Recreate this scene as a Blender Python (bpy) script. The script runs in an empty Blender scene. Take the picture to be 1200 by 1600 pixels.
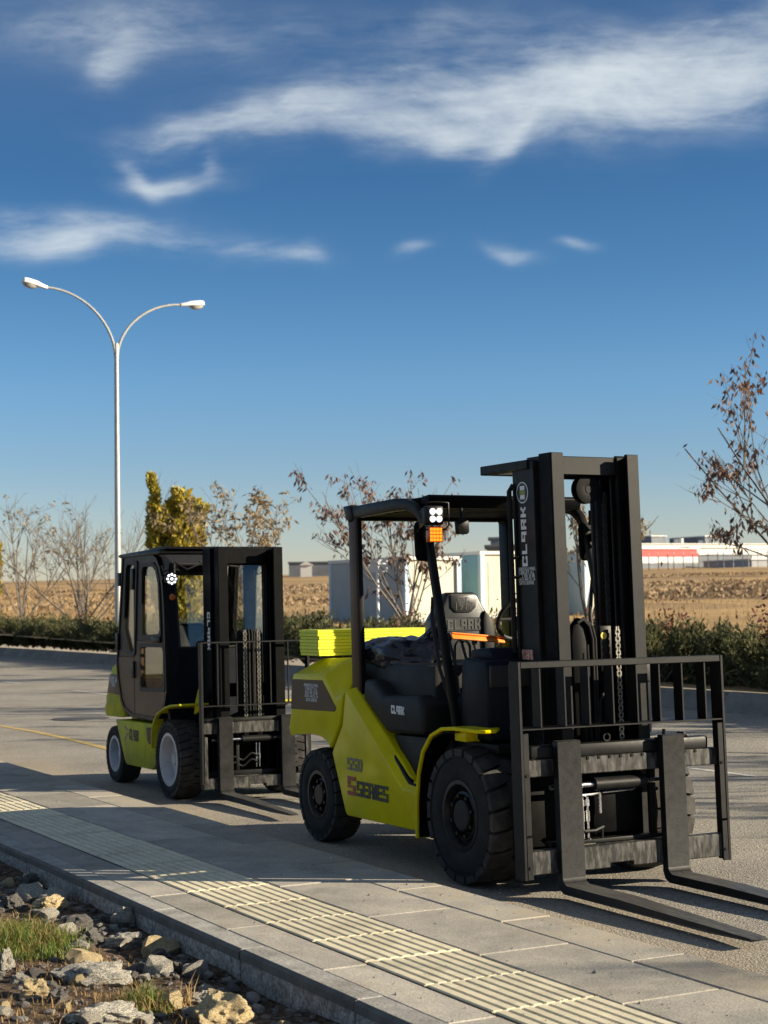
import bpy, bmesh, math, random
from math import sin, cos, pi, radians, sqrt, hypot, atan2, exp
from mathutils import Vector, Matrix, noise
random.seed(7)
SC = bpy.context.scene
COL = SC.collection

# ------------------------------------------------------------------ camera
CAM_Z = 1.723
PITCH, ROLL, YAW = 0.05371, -0.01546, 0.49022
_fw = Vector((-cos(YAW), sin(YAW), 0)); _rt = Vector((sin(YAW), cos(YAW), 0)); _up = Vector((0, 0, 1))
fwd = _fw*cos(PITCH) + _up*sin(PITCH); u0 = _up*cos(PITCH) - _fw*sin(PITCH)
rt = _rt*cos(ROLL) + u0*sin(ROLL); upv = u0*cos(ROLL) - _rt*sin(ROLL)
cam = bpy.data.cameras.new('camera'); camo = bpy.data.objects.new('camera', cam); COL.objects.link(camo)
M = Matrix((rt, upv, -fwd)).transposed().to_4x4(); M.translation = (0, 0, CAM_Z)
camo.matrix_world = M
cam.sensor_fit = 'VERTICAL'; cam.sensor_height = 24.0; cam.lens = 24.0*2625.6/1600
cam.clip_start = 0.1; cam.clip_end = 9000
cam.dof.use_dof = True; cam.dof.focus_distance = 10.0; cam.dof.aperture_fstop = 3.6
SC.camera = camo

# ------------------------------------------------------------------ light
SUN_DIR = Vector((0.576, 0.817, math.tan(radians(19.0)))).normalized()      # towards the sun
SUN_EL = math.asin(SUN_DIR.z)
SUN_STRENGTH = 5.0
SKY_STRENGTH = 0.06
SC.view_settings.view_transform = 'Standard'; SC.view_settings.look = 'None'
SC.view_settings.gamma = 1.0; SC.view_settings.use_curve_mapping = False
SC.view_settings.exposure = 1.28
sun = bpy.data.lights.new('sun', 'SUN'); sun.energy = SUN_STRENGTH; sun.angle = radians(0.5); sun.color = (1.0, 0.87, 0.66)
suno = bpy.data.objects.new('sun', sun); COL.objects.link(suno); suno.location = (20, 30, 40)
suno.rotation_euler = SUN_DIR.to_track_quat('Z', 'Y').to_euler()

W = bpy.data.worlds.new('World'); SC.world = W; W.use_nodes = True
nt = W.node_tree; nt.nodes.clear()
def N(t, kind, **kw):
    n = t.nodes.new(kind)
    for k, v in kw.items():
        if k == 'ins':
            for a, b in v.items(): n.inputs[a].default_value = b
        else: setattr(n, k, v)
    return n
def Lk(t, a, b): t.links.new(a, b)
def math_(t, op, a, b=None, c=None, clamp=False):
    n = t.nodes.new('ShaderNodeMath'); n.operation = op; n.use_clamp = clamp
    for i, x in enumerate((a, b, c)):
        if x is None: continue
        if isinstance(x, (int, float)): n.inputs[i].default_value = x
        else: t.links.new(x, n.inputs[i])
    return n.outputs[0]
def world_sky():
    t = nt
    out = N(t, 'ShaderNodeOutputWorld'); bg = N(t, 'ShaderNodeBackground'); bg.inputs[1].default_value = SKY_STRENGTH
    sky = N(t, 'ShaderNodeTexSky', sky_type='NISHITA'); sky.sun_disc = False
    sky.sun_elevation = SUN_EL; sky.sun_rotation = atan2(SUN_DIR.x, SUN_DIR.y)
    sky.altitude = 900; sky.air_density = 1.0; sky.dust_density = 0.6; sky.ozone_density = 2.2
    tc = N(t, 'ShaderNodeTexCoord')
    # the clear sky a little deeper overhead than towards the horizon
    sep = N(t, 'ShaderNodeSeparateXYZ'); Lk(t, tc.outputs['Generated'], sep.inputs[0])
    # cirrus: direction turned to a frame looking along the road (x right, z up), flattened on a cloud layer
    az = atan2(fwd.y, fwd.x)
    def dot(v):
        d = N(t, 'ShaderNodeVectorMath', operation='DOT_PRODUCT'); Lk(t, tc.outputs['Generated'], d.inputs[0]); d.inputs[1].default_value = v
        return d.outputs['Value']
    F = dot((cos(az), sin(az), 0)); R_ = dot((sin(az), -cos(az), 0)); Z = sep.outputs['Z']
    Fc = math_(t, 'MAXIMUM', F, 0.05)
    a = math_(t, 'DIVIDE', R_, Fc)            # tangent of azimuth from the road view
    e = math_(t, 'DIVIDE', Z, Fc)             # tangent of elevation
    comb = N(t, 'ShaderNodeCombineXYZ'); Lk(t, a, comb.inputs[0]); Lk(t, e, comb.inputs[1])
    # warp for wispy edges
    nw = N(t, 'ShaderNodeTexNoise', ins={'Scale': 8.0, 'Detail': 3.0, 'Roughness': 0.5}); Lk(t, comb.outputs[0], nw.inputs['Vector'])
    sub = N(t, 'ShaderNodeVectorMath', operation='SUBTRACT'); Lk(t, nw.outputs['Color'], sub.inputs[0]); sub.inputs[1].default_value = (.5, .5, .5)
    sc = N(t, 'ShaderNodeVectorMath', operation='SCALE'); Lk(t, sub.outputs[0], sc.inputs[0]); sc.inputs['Scale'].default_value = 0.06
    add = N(t, 'ShaderNodeVectorMath', operation='ADD'); Lk(t, comb.outputs[0], add.inputs[0]); Lk(t, sc.outputs[0], add.inputs[1])
    sp = N(t, 'ShaderNodeSeparateXYZ'); Lk(t, add.outputs[0], sp.inputs[0])
    A, E_ = sp.outputs[0], sp.outputs[1]
    def blob(ca, ce, la, le, ang, amp):
        ca_, sa_ = cos(ang), sin(ang)
        da = math_(t, 'SUBTRACT', A, ca); de = math_(t, 'SUBTRACT', E_, ce)
        p = math_(t, 'ADD', math_(t, 'MULTIPLY', da, ca_), math_(t, 'MULTIPLY', de, sa_))
        q = math_(t, 'SUBTRACT', math_(t, 'MULTIPLY', de, ca_), math_(t, 'MULTIPLY', da, sa_))
        p = math_(t, 'DIVIDE', p, la); q = math_(t, 'DIVIDE', q, le)
        r = math_(t, 'ADD', math_(t, 'MULTIPLY', p, p), math_(t, 'MULTIPLY', q, q))
        return math_(t, 'MULTIPLY', math_(t, 'EXPONENT', math_(t, 'MULTIPLY', r, -1.0)), amp)
    tot = None
    for b in CLOUDS:
        v = blob(*b); tot = v if tot is None else math_(t, 'ADD', tot, v)
    # stretched wisps
    mp = N(t, 'ShaderNodeMapping'); Lk(t, add.outputs[0], mp.inputs[0]); mp.inputs['Rotation'].default_value = (0, 0, -0.22); mp.inputs['Scale'].default_value = (4.5, 12.0, 1)
    n1 = N(t, 'ShaderNodeTexNoise', ins={'Scale': 1.6, 'Detail': 8.0, 'Roughness': 0.58, 'Distortion': 0.15}); Lk(t, mp.outputs[0], n1.inputs['Vector'])
    w = N(t, 'ShaderNodeMapRange', interpolation_type='SMOOTHSTEP', ins={'From Min': 0.33, 'From Max': 0.72}); Lk(t, n1.outputs[0], w.inputs[0])
    # thin veil that goes on over the whole upper sky
    n2 = N(t, 'ShaderNodeTexNoise', ins={'Scale': 2.6, 'Detail': 7.0, 'Roughness': 0.6, 'Distortion': 0.4}); Lk(t, tc.outputs['Generated'], n2.inputs['Vector'])
    veil = N(t, 'ShaderNodeMapRange', interpolation_type='SMOOTHSTEP', ins={'From Min': 0.30, 'From Max': 0.75, 'To Min': 0.05, 'To Max': 0.50}); Lk(t, n2.outputs[0], veil.inputs[0])
    hi = N(t, 'ShaderNodeMapRange', interpolation_type='SMOOTHSTEP', ins={'From Min': 0.24, 'From Max': 0.55}); Lk(t, Z, hi.inputs[0])
    vv = math_(t, 'MULTIPLY', veil.outputs[0], hi.outputs[0])
    mp2 = N(t, 'ShaderNodeMapping'); Lk(t, comb.outputs[0], mp2.inputs[0]); mp2.inputs['Rotation'].default_value = (0, 0, -0.30); mp2.inputs['Scale'].default_value = (9.0, 52.0, 1)
    n3 = N(t, 'ShaderNodeTexNoise', ins={'Scale': 1.4, 'Detail': 10.0, 'Roughness': 0.66, 'Distortion': 0.25}); Lk(t, mp2.outputs[0], n3.inputs['Vector'])
    fib = N(t, 'ShaderNodeMapRange', interpolation_type='SMOOTHSTEP', ins={'From Min': 0.30, 'From Max': 0.70, 'To Min': 0.72, 'To Max': 1.15}); Lk(t, n3.outputs[0], fib.inputs[0])
    n4 = N(t, 'ShaderNodeTexNoise', ins={'Scale': 17.0, 'Detail': 10.0, 'Roughness': 0.66}); Lk(t, add.outputs[0], n4.inputs['Vector'])
    puf = N(t, 'ShaderNodeMapRange', ins={'From Min': 0.28, 'From Max': 0.70, 'To Min': 0.55, 'To Max': 1.32}); Lk(t, n4.outputs[0], puf.inputs[0])
    n5 = N(t, 'ShaderNodeTexNoise', ins={'Scale': 2.2, 'Detail': 13.0, 'Roughness': 0.70, 'Distortion': 0.2}); Lk(t, mp.outputs[0], n5.inputs['Vector'])
    ns = math_(t, 'ADD', math_(t, 'MULTIPLY', n1.outputs[0], 0.55), math_(t, 'MULTIPLY', n5.outputs[0], 0.45))
    nb_ = N(t, 'ShaderNodeMapRange', ins={'From Min': 0.36, 'From Max': 0.64, 'To Min': 0.12, 'To Max': 1.45}); Lk(t, ns, nb_.inputs[0])
    ns3 = math_(t, 'ADD', math_(t, 'MULTIPLY', ns, 0.62), math_(t, 'ADD', math_(t, 'MULTIPLY', n3.outputs[0], 0.26), math_(t, 'MULTIPLY', n4.outputs[0], 0.12)))
    lim = math_(t, 'MINIMUM', math_(t, 'MULTIPLY', tot, 2.2), 1.0)
    ero = math_(t, 'MULTIPLY', math_(t, 'MULTIPLY', math_(t, 'SUBTRACT', ns3, 0.5), 4.6), lim)
    raw = math_(t, 'ADD', math_(t, 'SUBTRACT', math_(t, 'MULTIPLY', tot, 1.30), 0.22), ero)
    cs = N(t, 'ShaderNodeMapRange', interpolation_type='SMOOTHSTEP', ins={'From Min': -0.22, 'From Max': 1.75, 'To Min': 0.0, 'To Max': 0.95}); Lk(t, raw, cs.inputs[0])
    core = math_(t, 'MAXIMUM', cs.outputs[0], 0.0)
    front = N(t, 'ShaderNodeMapRange', ins={'From Min': 0.05, 'From Max': 0.3}); Lk(t, F, front.inputs[0])
    dens = math_(t, 'ADD', math_(t, 'MULTIPLY', core, front.outputs[0]), vv, clamp=True)
    tint = N(t, 'ShaderNodeMix', data_type='RGBA', blend_type='MULTIPLY'); tint.inputs['Factor'].default_value = 1.0
    ramp = N(t, 'ShaderNodeValToRGB'); el = ramp.color_ramp.elements
    el[0].position, el[0].color = SKY_TINT[0]; el[1].position, el[1].color = SKY_TINT[-1]
    for p_, c_ in SKY_TINT[1:-1]: k = el.new(p_); k.color = c_
    Lk(t, Z, ramp.inputs[0]); Lk(t, sky.outputs[0], tint.inputs['A']); Lk(t, ramp.outputs[0], tint.inputs['B'])
    mx = N(t, 'ShaderNodeMix', data_type='RGBA'); Lk(t, dens, mx.inputs['Factor']); Lk(t, tint.outputs['Result'], mx.inputs['A'])
    mx.inputs['B'].default_value = CLOUD_COL
    Lk(t, mx.outputs['Result'], bg.inputs[0]); Lk(t, bg.outputs[0], out.inputs[0])
SKY_TINT = [(0.0, (0.92, 0.80, 0.82, 1)), (0.08, (0.60, 0.70, 0.84, 1)), (0.13, (0.49, 0.70, 0.88, 1)), (0.19, (0.345, 0.58, 0.77, 1)), (0.25, (0.265, 0.485, 0.68, 1)), (0.45, (0.21, 0.40, 0.57, 1))]
CLOUD_COL = (4.9, 5.4, 5.7, 1)
def pxdir(x, y):
    d = fwd + rt*((x-600)/2625.6) - upv*((y-800)/2625.6)
    az = atan2(fwd.y, fwd.x); F = d.x*cos(az)+d.y*sin(az); R_ = d.x*sin(az)-d.y*cos(az)
    return R_/F, d.z/F
def cl(x0, y0, x1, y1, wid, amp):      # a streak between two sky directions
    a0, e0 = pxdir(x0, y0); a1, e1 = pxdir(x1, y1)
    return ((a0+a1)/2, (e0+e1)/2, hypot(a1-a0, e1-e0)/2, wid/2625.6, atan2(e1-e0, a1-a0), amp)
CLOUDS = [cl(430, 190, 1250, 85, 74, 0.86), cl(860, 130, 1400, 50, 95, 0.5), cl(200, 205, 560, 190, 30, 0.6), cl(560, 215, 800, 205, 26, 0.6),
          cl(745, 262, 815, 195, 22, 0.6), cl(190, 275, 330, 285, 20, 0.75), cl(190, 225, 240, 285, 16, 0.5), cl(325, 235, 330, 285, 12, 0.4),
          cl(-60, 345, 250, 350, 30, 0.5), cl(-80, 400, 260, 372, 26, 0.85), cl(240, 385, 500, 395, 24, 0.42), cl(430, 400, 510, 378, 18, 0.4),
          cl(150, 120, 240, 65, 34, 0.5), cl(-100, 40, 500, 30, 70, 0.42), cl(480, 50, 900, 15, 45, 0.3),
          cl(625, 393, 680, 378, 12, 0.42), cl(740, 372, 830, 395, 12, 0.48), cl(850, 374, 915, 386, 10, 0.48)]
world_sky()

# ------------------------------------------------------------------ cycles
SC.render.engine = 'CYCLES'
SC.cycles.use_denoising = True
SC.cycles.max_bounces = 8; SC.cycles.transparent_max_bounces = 12
SC.cycles.sample_clamp_indirect = 8.0

# ------------------------------------------------------------------ materials
MATS = {}
def mat(name, col, rough=0.6, metal=0.0, var=0.15, vscale=8.0, bump=0.0, bscale=40.0, detail=5.0, col2=None, mixs=None, spec=0.5, rvar=0.1, coat=0.0, objrand=0.0, stretch=None, trans=0.0):
    m = bpy.data.materials.new(name); m.use_nodes = True; t = m.node_tree
    bs = t.nodes['Principled BSDF']
    bs.inputs['Metallic'].default_value = metal; bs.inputs['Specular IOR Level'].default_value = spec
    if coat: bs.inputs['Coat Weight'].default_value = coat; bs.inputs['Coat Roughness'].default_value = 0.12
    tc = N(t, 'ShaderNodeTexCoord')
    n1 = N(t, 'ShaderNodeTexNoise', ins={'Scale': vscale, 'Detail': detail, 'Roughness': 0.6})
    if stretch:
        smp = N(t, 'ShaderNodeMapping'); smp.inputs['Scale'].default_value = stretch; Lk(t, tc.outputs['Object'], smp.inputs[0]); Lk(t, smp.outputs[0], n1.inputs['Vector'])
    else: Lk(t, tc.outputs['Object'], n1.inputs['Vector'])
    c2 = col2 if col2 else tuple(c*(1-var*1.6) for c in col)
    c1 = col if col2 else tuple(min(1, c*(1+var)) for c in col)
    mx = N(t, 'ShaderNodeMix', data_type='RGBA')
    mr = N(t, 'ShaderNodeMapRange', ins={'From Min': (mixs or (0.3, 0.7))[0], 'From Max': (mixs or (0.3, 0.7))[1]}); Lk(t, n1.outputs[0], mr.inputs[0])
    Lk(t, mr.outputs[0], mx.inputs['Factor']); mx.inputs['A'].default_value = (*c1, 1); mx.inputs['B'].default_value = (*c2, 1)
    res = mx.outputs['Result']
    if objrand:
        oi = N(t, 'ShaderNodeObjectInfo'); hs = N(t, 'ShaderNodeHueSaturation')
        Lk(t, math_(t, 'ADD', math_(t, 'MULTIPLY', oi.outputs['Random'], 2*objrand), 1-objrand), hs.inputs['Value']); Lk(t, res, hs.inputs['Color'])
        res = hs.outputs[0]
    Lk(t, res, bs.inputs['Base Color'])
    n3 = N(t, 'ShaderNodeTexNoise', ins={'Scale': vscale*2.3, 'Detail': 4.0}); Lk(t, tc.outputs['Object'], n3.inputs['Vector'])
    Lk(t, math_(t, 'ADD', math_(t, 'MULTIPLY', n3.outputs[0], 2*rvar), rough-rvar, clamp=True), bs.inputs['Roughness'])
    if bump:
        n2 = N(t, 'ShaderNodeTexNoise', ins={'Scale': bscale, 'Detail': 6.0, 'Roughness': 0.65}); Lk(t, tc.outputs['Object'], n2.inputs['Vector'])
        b = N(t, 'ShaderNodeBump', ins={'Strength': 1.0, 'Distance': bump}); Lk(t, n2.outputs[0], b.inputs['Height']); Lk(t, b.outputs[0], bs.inputs['Normal'])
    if trans:
        out = t.nodes['Material Output']; tl = N(t, 'ShaderNodeBsdfTranslucent'); Lk(t, res, tl.inputs[0]); ms = N(t, 'ShaderNodeMixShader'); ms.inputs[0].default_value = trans
        Lk(t, bs.outputs[0], ms.inputs[1]); Lk(t, tl.outputs[0], ms.inputs[2]); Lk(t, ms.outputs[0], out.inputs[0])
    MATS[name] = m; return m
def emat(name, col, s, base=(.8, .8, .8)):
    m = bpy.data.materials.new(name); m.use_nodes = True; b = m.node_tree.nodes['Principled BSDF']
    b.inputs['Base Color'].default_value = (*base, 1); b.inputs['Emission Color'].default_value = (*col, 1); b.inputs['Emission Strength'].default_value = s
    MATS[name] = m; return m
def glass(name, tint, refl=0.12):
    m = bpy.data.materials.new(name); m.use_nodes = True; t = m.node_tree; t.nodes.clear()
    out = N(t, 'ShaderNodeOutputMaterial'); tr = N(t, 'ShaderNodeBsdfTransparent'); tr.inputs[0].default_value = (*tint, 1)
    gl = N(t, 'ShaderNodeBsdfGlossy'); gl.inputs['Roughness'].default_value = 0.02
    df = N(t, 'ShaderNodeBsdfDiffuse'); df.inputs[0].default_value = (.30, .30, .28, 1)
    lw = N(t, 'ShaderNodeLayerWeight'); lw.inputs[0].default_value = 0.25
    f = math_(t, 'ADD', math_(t, 'MULTIPLY', lw.outputs['Fresnel'], 0.35), refl*0.3, clamp=True)
    mx = N(t, 'ShaderNodeMixShader'); Lk(t, f, mx.inputs[0]); Lk(t, tr.outputs[0], mx.inputs[1]); Lk(t, gl.outputs[0], mx.inputs[2])
    tc = N(t, 'ShaderNodeTexCoord'); mp = N(t, 'ShaderNodeMapping'); Lk(t, tc.outputs['Object'], mp.inputs[0]); mp.inputs['Scale'].default_value = (14, 14, 4)
    nz = N(t, 'ShaderNodeTexNoise', ins={'Scale': 2.0, 'Detail': 8.0, 'Roughness': 0.7}); Lk(t, mp.outputs[0], nz.inputs['Vector'])
    mr = N(t, 'ShaderNodeMapRange', ins={'From Min': 0.5, 'From Max': 0.85, 'To Max': 0.03}); Lk(t, nz.outputs[0], mr.inputs[0])
    m2 = N(t, 'ShaderNodeMixShader'); Lk(t, mr.outputs[0], m2.inputs[0]); Lk(t, mx.outputs[0], m2.inputs[1]); Lk(t, df.outputs[0], m2.inputs[2])
    Lk(t, m2.outputs[0], out.inputs[0]); MATS[name] = m; return m

LIME = mat('lime_paint', (0.62, 0.51, 0.001), 0.3, var=0.10, vscale=3.0, bump=0.0004, bscale=220, coat=0.16, rvar=0.06, spec=0.06)
LIME_OLD = mat('faded_lime_paint', (0.46, 0.44, 0.012), 0.5, col2=(0.24, 0.22, 0.035), mixs=(0.42, 0.8), vscale=6.0, bump=0.0006, bscale=120, spec=0.1)
BOARDM = mat('neon_board', (0.62, 0.66, 0.012), 0.5, var=0.06, vscale=6, bump=0.0004, bscale=160)
BROWN = mat('brown_paint', (0.105, 0.06, 0.035), 0.42, var=0.10, vscale=3, bump=0.0003, bscale=200, spec=0.12)
BLACK = mat('black_steel', (0.006, 0.006, 0.0062), 0.42, var=0.25, vscale=9, bump=0.0005, bscale=140, rvar=0.14, spec=0.12)
MASTM = mat('mast_steel', (0.0115, 0.0115, 0.0115), 0.46, var=0.22, vscale=7, bump=0.0005, bscale=120, rvar=0.12, spec=0.16)
JET = mat('jet_black_steel', (0.0022, 0.0022, 0.0024), 0.5, var=0.3, vscale=9, bump=0.0005, bscale=140, rvar=0.14, spec=0.07)
WORN = mat('worn_steel', (0.014, 0.014, 0.0135), 0.5, col2=(0.12, 0.115, 0.105), mixs=(0.44, 0.74), vscale=30, bump=0.0008, bscale=90, detail=10, stretch=(1, 1, .28), spec=0.2)
FORKM = mat('fork_steel', (0.0085, 0.0085, 0.0087), 0.42, col2=(0.016, 0.0155, 0.015), mixs=(0.45, 0.75), vscale=11, bump=0.0006, bscale=90, rvar=0.14, spec=0.16)
PLASTIC = mat('black_plastic', (0.016, 0.0155, 0.015), 0.55, var=0.10, vscale=5, bump=0.0006, bscale=320, spec=0.22)
NAVY = mat('navy_plastic', (0.005, 0.0065, 0.011), 0.45, var=0.15, vscale=4, bump=0.0004, bscale=300, spec=0.12)
SEATM = mat('seat_vinyl', (0.018, 0.018, 0.018), 0.36, var=0.15, vscale=6, bump=0.0006, bscale=200)
RUBBER = mat('tyre_rubber', (0.017, 0.0165, 0.016), 0.72, var=0.25, vscale=7, bump=0.0012, bscale=60, spec=0.15)
LUG = mat('tread_rubber', (0.026, 0.025, 0.024), 0.75, col2=(0.075, 0.07, 0.062), mixs=(0.45, 0.85), vscale=9, bump=0.0012, bscale=60, spec=0.2)
RIMK = mat('black_rim', (0.01, 0.01, 0.0105), 0.4, var=0.2, vscale=10, bump=0.0006, bscale=90, spec=0.2)
RIMW = mat('white_rim', (0.36, 0.37, 0.39), 0.45, col2=(0.25, 0.24, 0.22), mixs=(0.55, 0.75), vscale=12, bump=0.0006, bscale=90)
CHROME = mat('bright_steel', (0.62, 0.62, 0.62), 0.28, metal=1.0, var=0.15, vscale=20)
CHAINM = mat('chain_steel', (0.19, 0.18, 0.155), 0.38, metal=1.0, var=0.4, vscale=40)
WHITE = mat('white_print', (0.72, 0.72, 0.70), 0.5, var=0.05, vscale=30)
GREYP = mat('grey_print', (0.17, 0.155, 0.10), 0.5, var=0.06, vscale=30)
INK = mat('black_print', (0.012, 0.012, 0.012), 0.5, var=0.05, vscale=30)
RED = mat('red_print', (0.33, 0.035, 0.028), 0.5, var=0.1, vscale=30)
ORANGE = mat('orange_plastic', (0.80, 0.22, 0.02), 0.45, var=0.08, vscale=12)
BAGM = mat('bin_bag', (0.012, 0.012, 0.018), 0.24, var=0.2, vscale=8, bump=0.008, bscale=9)
MIRROR = mat('mirror_glass', (0.6, 0.62, 0.65), 0.05, metal=1.0, var=0.03)
LED = emat('led_white', (0.95, 0.97, 1.0), 2.6)
LENSLIT = emat('lit_lens', (0.92, 0.96, 1.0), 0.55, (.5, .5, .5))
AMBER = emat('amber_led', (1.0, 0.20, 0.01), 1.1, (0.8, 0.2, 0.02))
AMBERD = mat('amber_lens', (0.45, 0.10, 0.01), 0.25, var=0.15, vscale=40)
GLASS = glass('cab_glass', (0.955, 0.975, 0.97))

ASPH = mat('asphalt', (0.31, 0.288, 0.25), 0.9, col2=(0.20, 0.187, 0.165), mixs=(0.3, 0.7), vscale=0.7, bump=0.009, bscale=70, detail=12, spec=0.2)
CONC = mat('slab_concrete', (0.37, 0.34, 0.285), 0.85, col2=(0.235, 0.222, 0.20), mixs=(0.32, 0.68), vscale=3.2, bump=0.0026, bscale=85, objrand=0.27, detail=12, spec=0.25)
CONCK = mat('kerb_concrete', (0.30, 0.29, 0.265), 0.9, var=0.2, vscale=7, bump=0.004, bscale=45, objrand=0.08, detail=9, spec=0.2)
KERBFACE = mat('rough_kerb_face', (0.4, 0.37, 0.33), 0.95, col2=(0.25, 0.225, 0.195), vscale=22, bump=0.010, bscale=50, objrand=0.08, detail=9, spec=0.15)
KERBLIP = mat('dark_kerb_lip', (0.13, 0.122, 0.11), 0.9, var=0.2, vscale=9, bump=0.002, bscale=60, spec=0.2)
FARK = mat('far_kerb_concrete', (0.175, 0.16, 0.137), 0.9, var=0.15, vscale=3, bump=0.003, bscale=30, objrand=0.08)
BED = mat('mortar_bed', (0.13, 0.12, 0.105), 0.95, var=0.3, vscale=12, bump=0.004, bscale=60)
TACT = mat('tactile_cream', (0.6, 0.54, 0.385), 0.75, var=0.10, vscale=8, bump=0.0012, bscale=90, objrand=0.08)
TACTG = mat('tactile_groove', (0.1, 0.085, 0.06), 0.9, var=0.25, vscale=14, bump=0.002, bscale=90)
SOIL = mat('soil', (0.115, 0.082, 0.056), 0.95, col2=(0.045, 0.032, 0.024), vscale=9, bump=0.02, bscale=28, detail=10, spec=0.1)
ROCKM = mat('pale_rock', (0.74, 0.69, 0.58), 0.9, col2=(0.15, 0.125, 0.095), mixs=(0.44, 0.62), vscale=18, bump=0.035, bscale=30, detail=10, objrand=0.15)
ROCKY = mat('ochre_rock', (0.64, 0.52, 0.30), 0.9, col2=(0.34, 0.21, 0.07), mixs=(0.45, 0.66), vscale=14, bump=0.02, bscale=26, detail=10)
ROCKD = mat('grey_rock', (0.20, 0.185, 0.165), 0.9, col2=(0.09, 0.08, 0.072), vscale=12, bump=0.022, bscale=26, detail=10, objrand=0.2)
GRASSM = mat('green_grass', (0.10, 0.17, 0.022), 0.6, col2=(0.24, 0.21, 0.055), vscale=6, mixs=(0.4, 0.72), trans=0.4)
STRAW = mat('dry_grass', (0.36, 0.24, 0.10), 0.8, col2=(0.20, 0.125, 0.055), vscale=2.0, trans=0.3)
FIELD = mat('field', (0.40, 0.285, 0.125), 0.95, col2=(0.20, 0.135, 0.07), vscale=0.06, bump=0.05, bscale=3, spec=0.05)
JUN = mat('juniper_green', (0.135, 0.130, 0.058), 0.7, col2=(0.048, 0.056, 0.026), vscale=2.4, objrand=0.2, trans=0.3, spec=0.2)
JUNR = mat('rusty_foliage', (0.16, 0.055, 0.04), 0.7, var=0.3, vscale=5, trans=0.3)
GOLD = mat('golden_conifer', (0.52, 0.41, 0.055), 0.65, col2=(0.22, 0.20, 0.03), vscale=2.2, mixs=(0.38, 0.66), trans=0.35)
BARK = mat('bark', (0.165, 0.14, 0.115), 0.9, var=0.3, vscale=6, bump=0.006, bscale=30)
LEAFR = mat('brown_leaf', (0.10, 0.055, 0.040), 0.75, col2=(0.18, 0.10, 0.065), vscale=4, trans=0.25)
LEAFP = mat('pale_leaf', (0.30, 0.24, 0.135), 0.75, col2=(0.20, 0.14, 0.08), vscale=4, trans=0.3)
POLEM = mat('galvanised_steel', (0.36, 0.36, 0.345), 0.45, metal=0.35, var=0.08, vscale=4)
LAMPM = mat('lamp_white', (0.75, 0.75, 0.74), 0.4, var=0.05)
LENS = mat('lamp_lens', (0.35, 0.34, 0.31), 0.25, var=0.1, vscale=20)
YMARK = mat('yellow_line', (0.44, 0.31, 0.10), 0.85, var=0.25, vscale=9, bump=0.003, bscale=55)
WMARK = mat('white_line', (0.44, 0.43, 0.40), 0.85, var=0.25, vscale=9, bump=0.003, bscale=55)
IRON = mat('cast_iron', (0.09, 0.085, 0.08), 0.7, var=0.2, vscale=20, bump=0.003, bscale=60)
CREAM = mat('cream_panel', (0.47, 0.465, 0.37), 0.6, var=0.04, vscale=1.5)
GREYPAN = mat('grey_panel', (0.29, 0.32, 0.34), 0.6, var=0.06, vscale=1.5)
BLUEP = mat('light_blue_panel', (0.38, 0.5, 0.58), 0.6, var=0.05, vscale=1.5)
TEAL = mat('teal_panel', (0.17, 0.34, 0.42), 0.6, var=0.06, vscale=1.5)
DARKB = mat('dark_cladding', (0.15, 0.165, 0.185), 0.7, var=0.15, vscale=0.3)
WHITEB = mat('white_cladding', (0.62, 0.61, 0.575), 0.6, var=0.05, vscale=0.3)
REDB = mat('red_cladding', (0.55, 0.05, 0.045), 0.6, var=0.08, vscale=0.3)
GREYB = mat('grey_cladding', (0.30, 0.315, 0.33), 0.7, var=0.1, vscale=0.3)
WINM = mat('dark_window', (0.04, 0.045, 0.055), 0.15, var=0.1)
HILLM = mat('far_hill', (0.26, 0.25, 0.22), 0.95, var=0.15, vscale=0.004)

def speckle(m, sc, lo, hi):
    t = m.node_tree; bs = t.nodes['Principled BSDF']; tc = t.nodes['Texture Coordinate']; src = bs.inputs['Base Color'].links[0].from_socket
    v = N(t, 'ShaderNodeTexVoronoi', ins={'Scale': sc}); Lk(t, tc.outputs['Object'], v.inputs['Vector']); sp = N(t, 'ShaderNodeSeparateXYZ'); Lk(t, v.outputs['Color'], sp.inputs[0])
    mr = N(t, 'ShaderNodeMapRange', ins={'To Min': lo, 'To Max': hi}); Lk(t, sp.outputs[0], mr.inputs[0]); cb = N(t, 'ShaderNodeCombineXYZ')
    for i in range(3): Lk(t, mr.outputs[0], cb.inputs[i])
    mx = N(t, 'ShaderNodeMix', data_type='RGBA', blend_type='MULTIPLY'); mx.inputs['Factor'].default_value = 1; Lk(t, src, mx.inputs['A']); Lk(t, cb.outputs[0], mx.inputs['B']); Lk(t, mx.outputs['Result'], bs.inputs['Base Color'])
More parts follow.
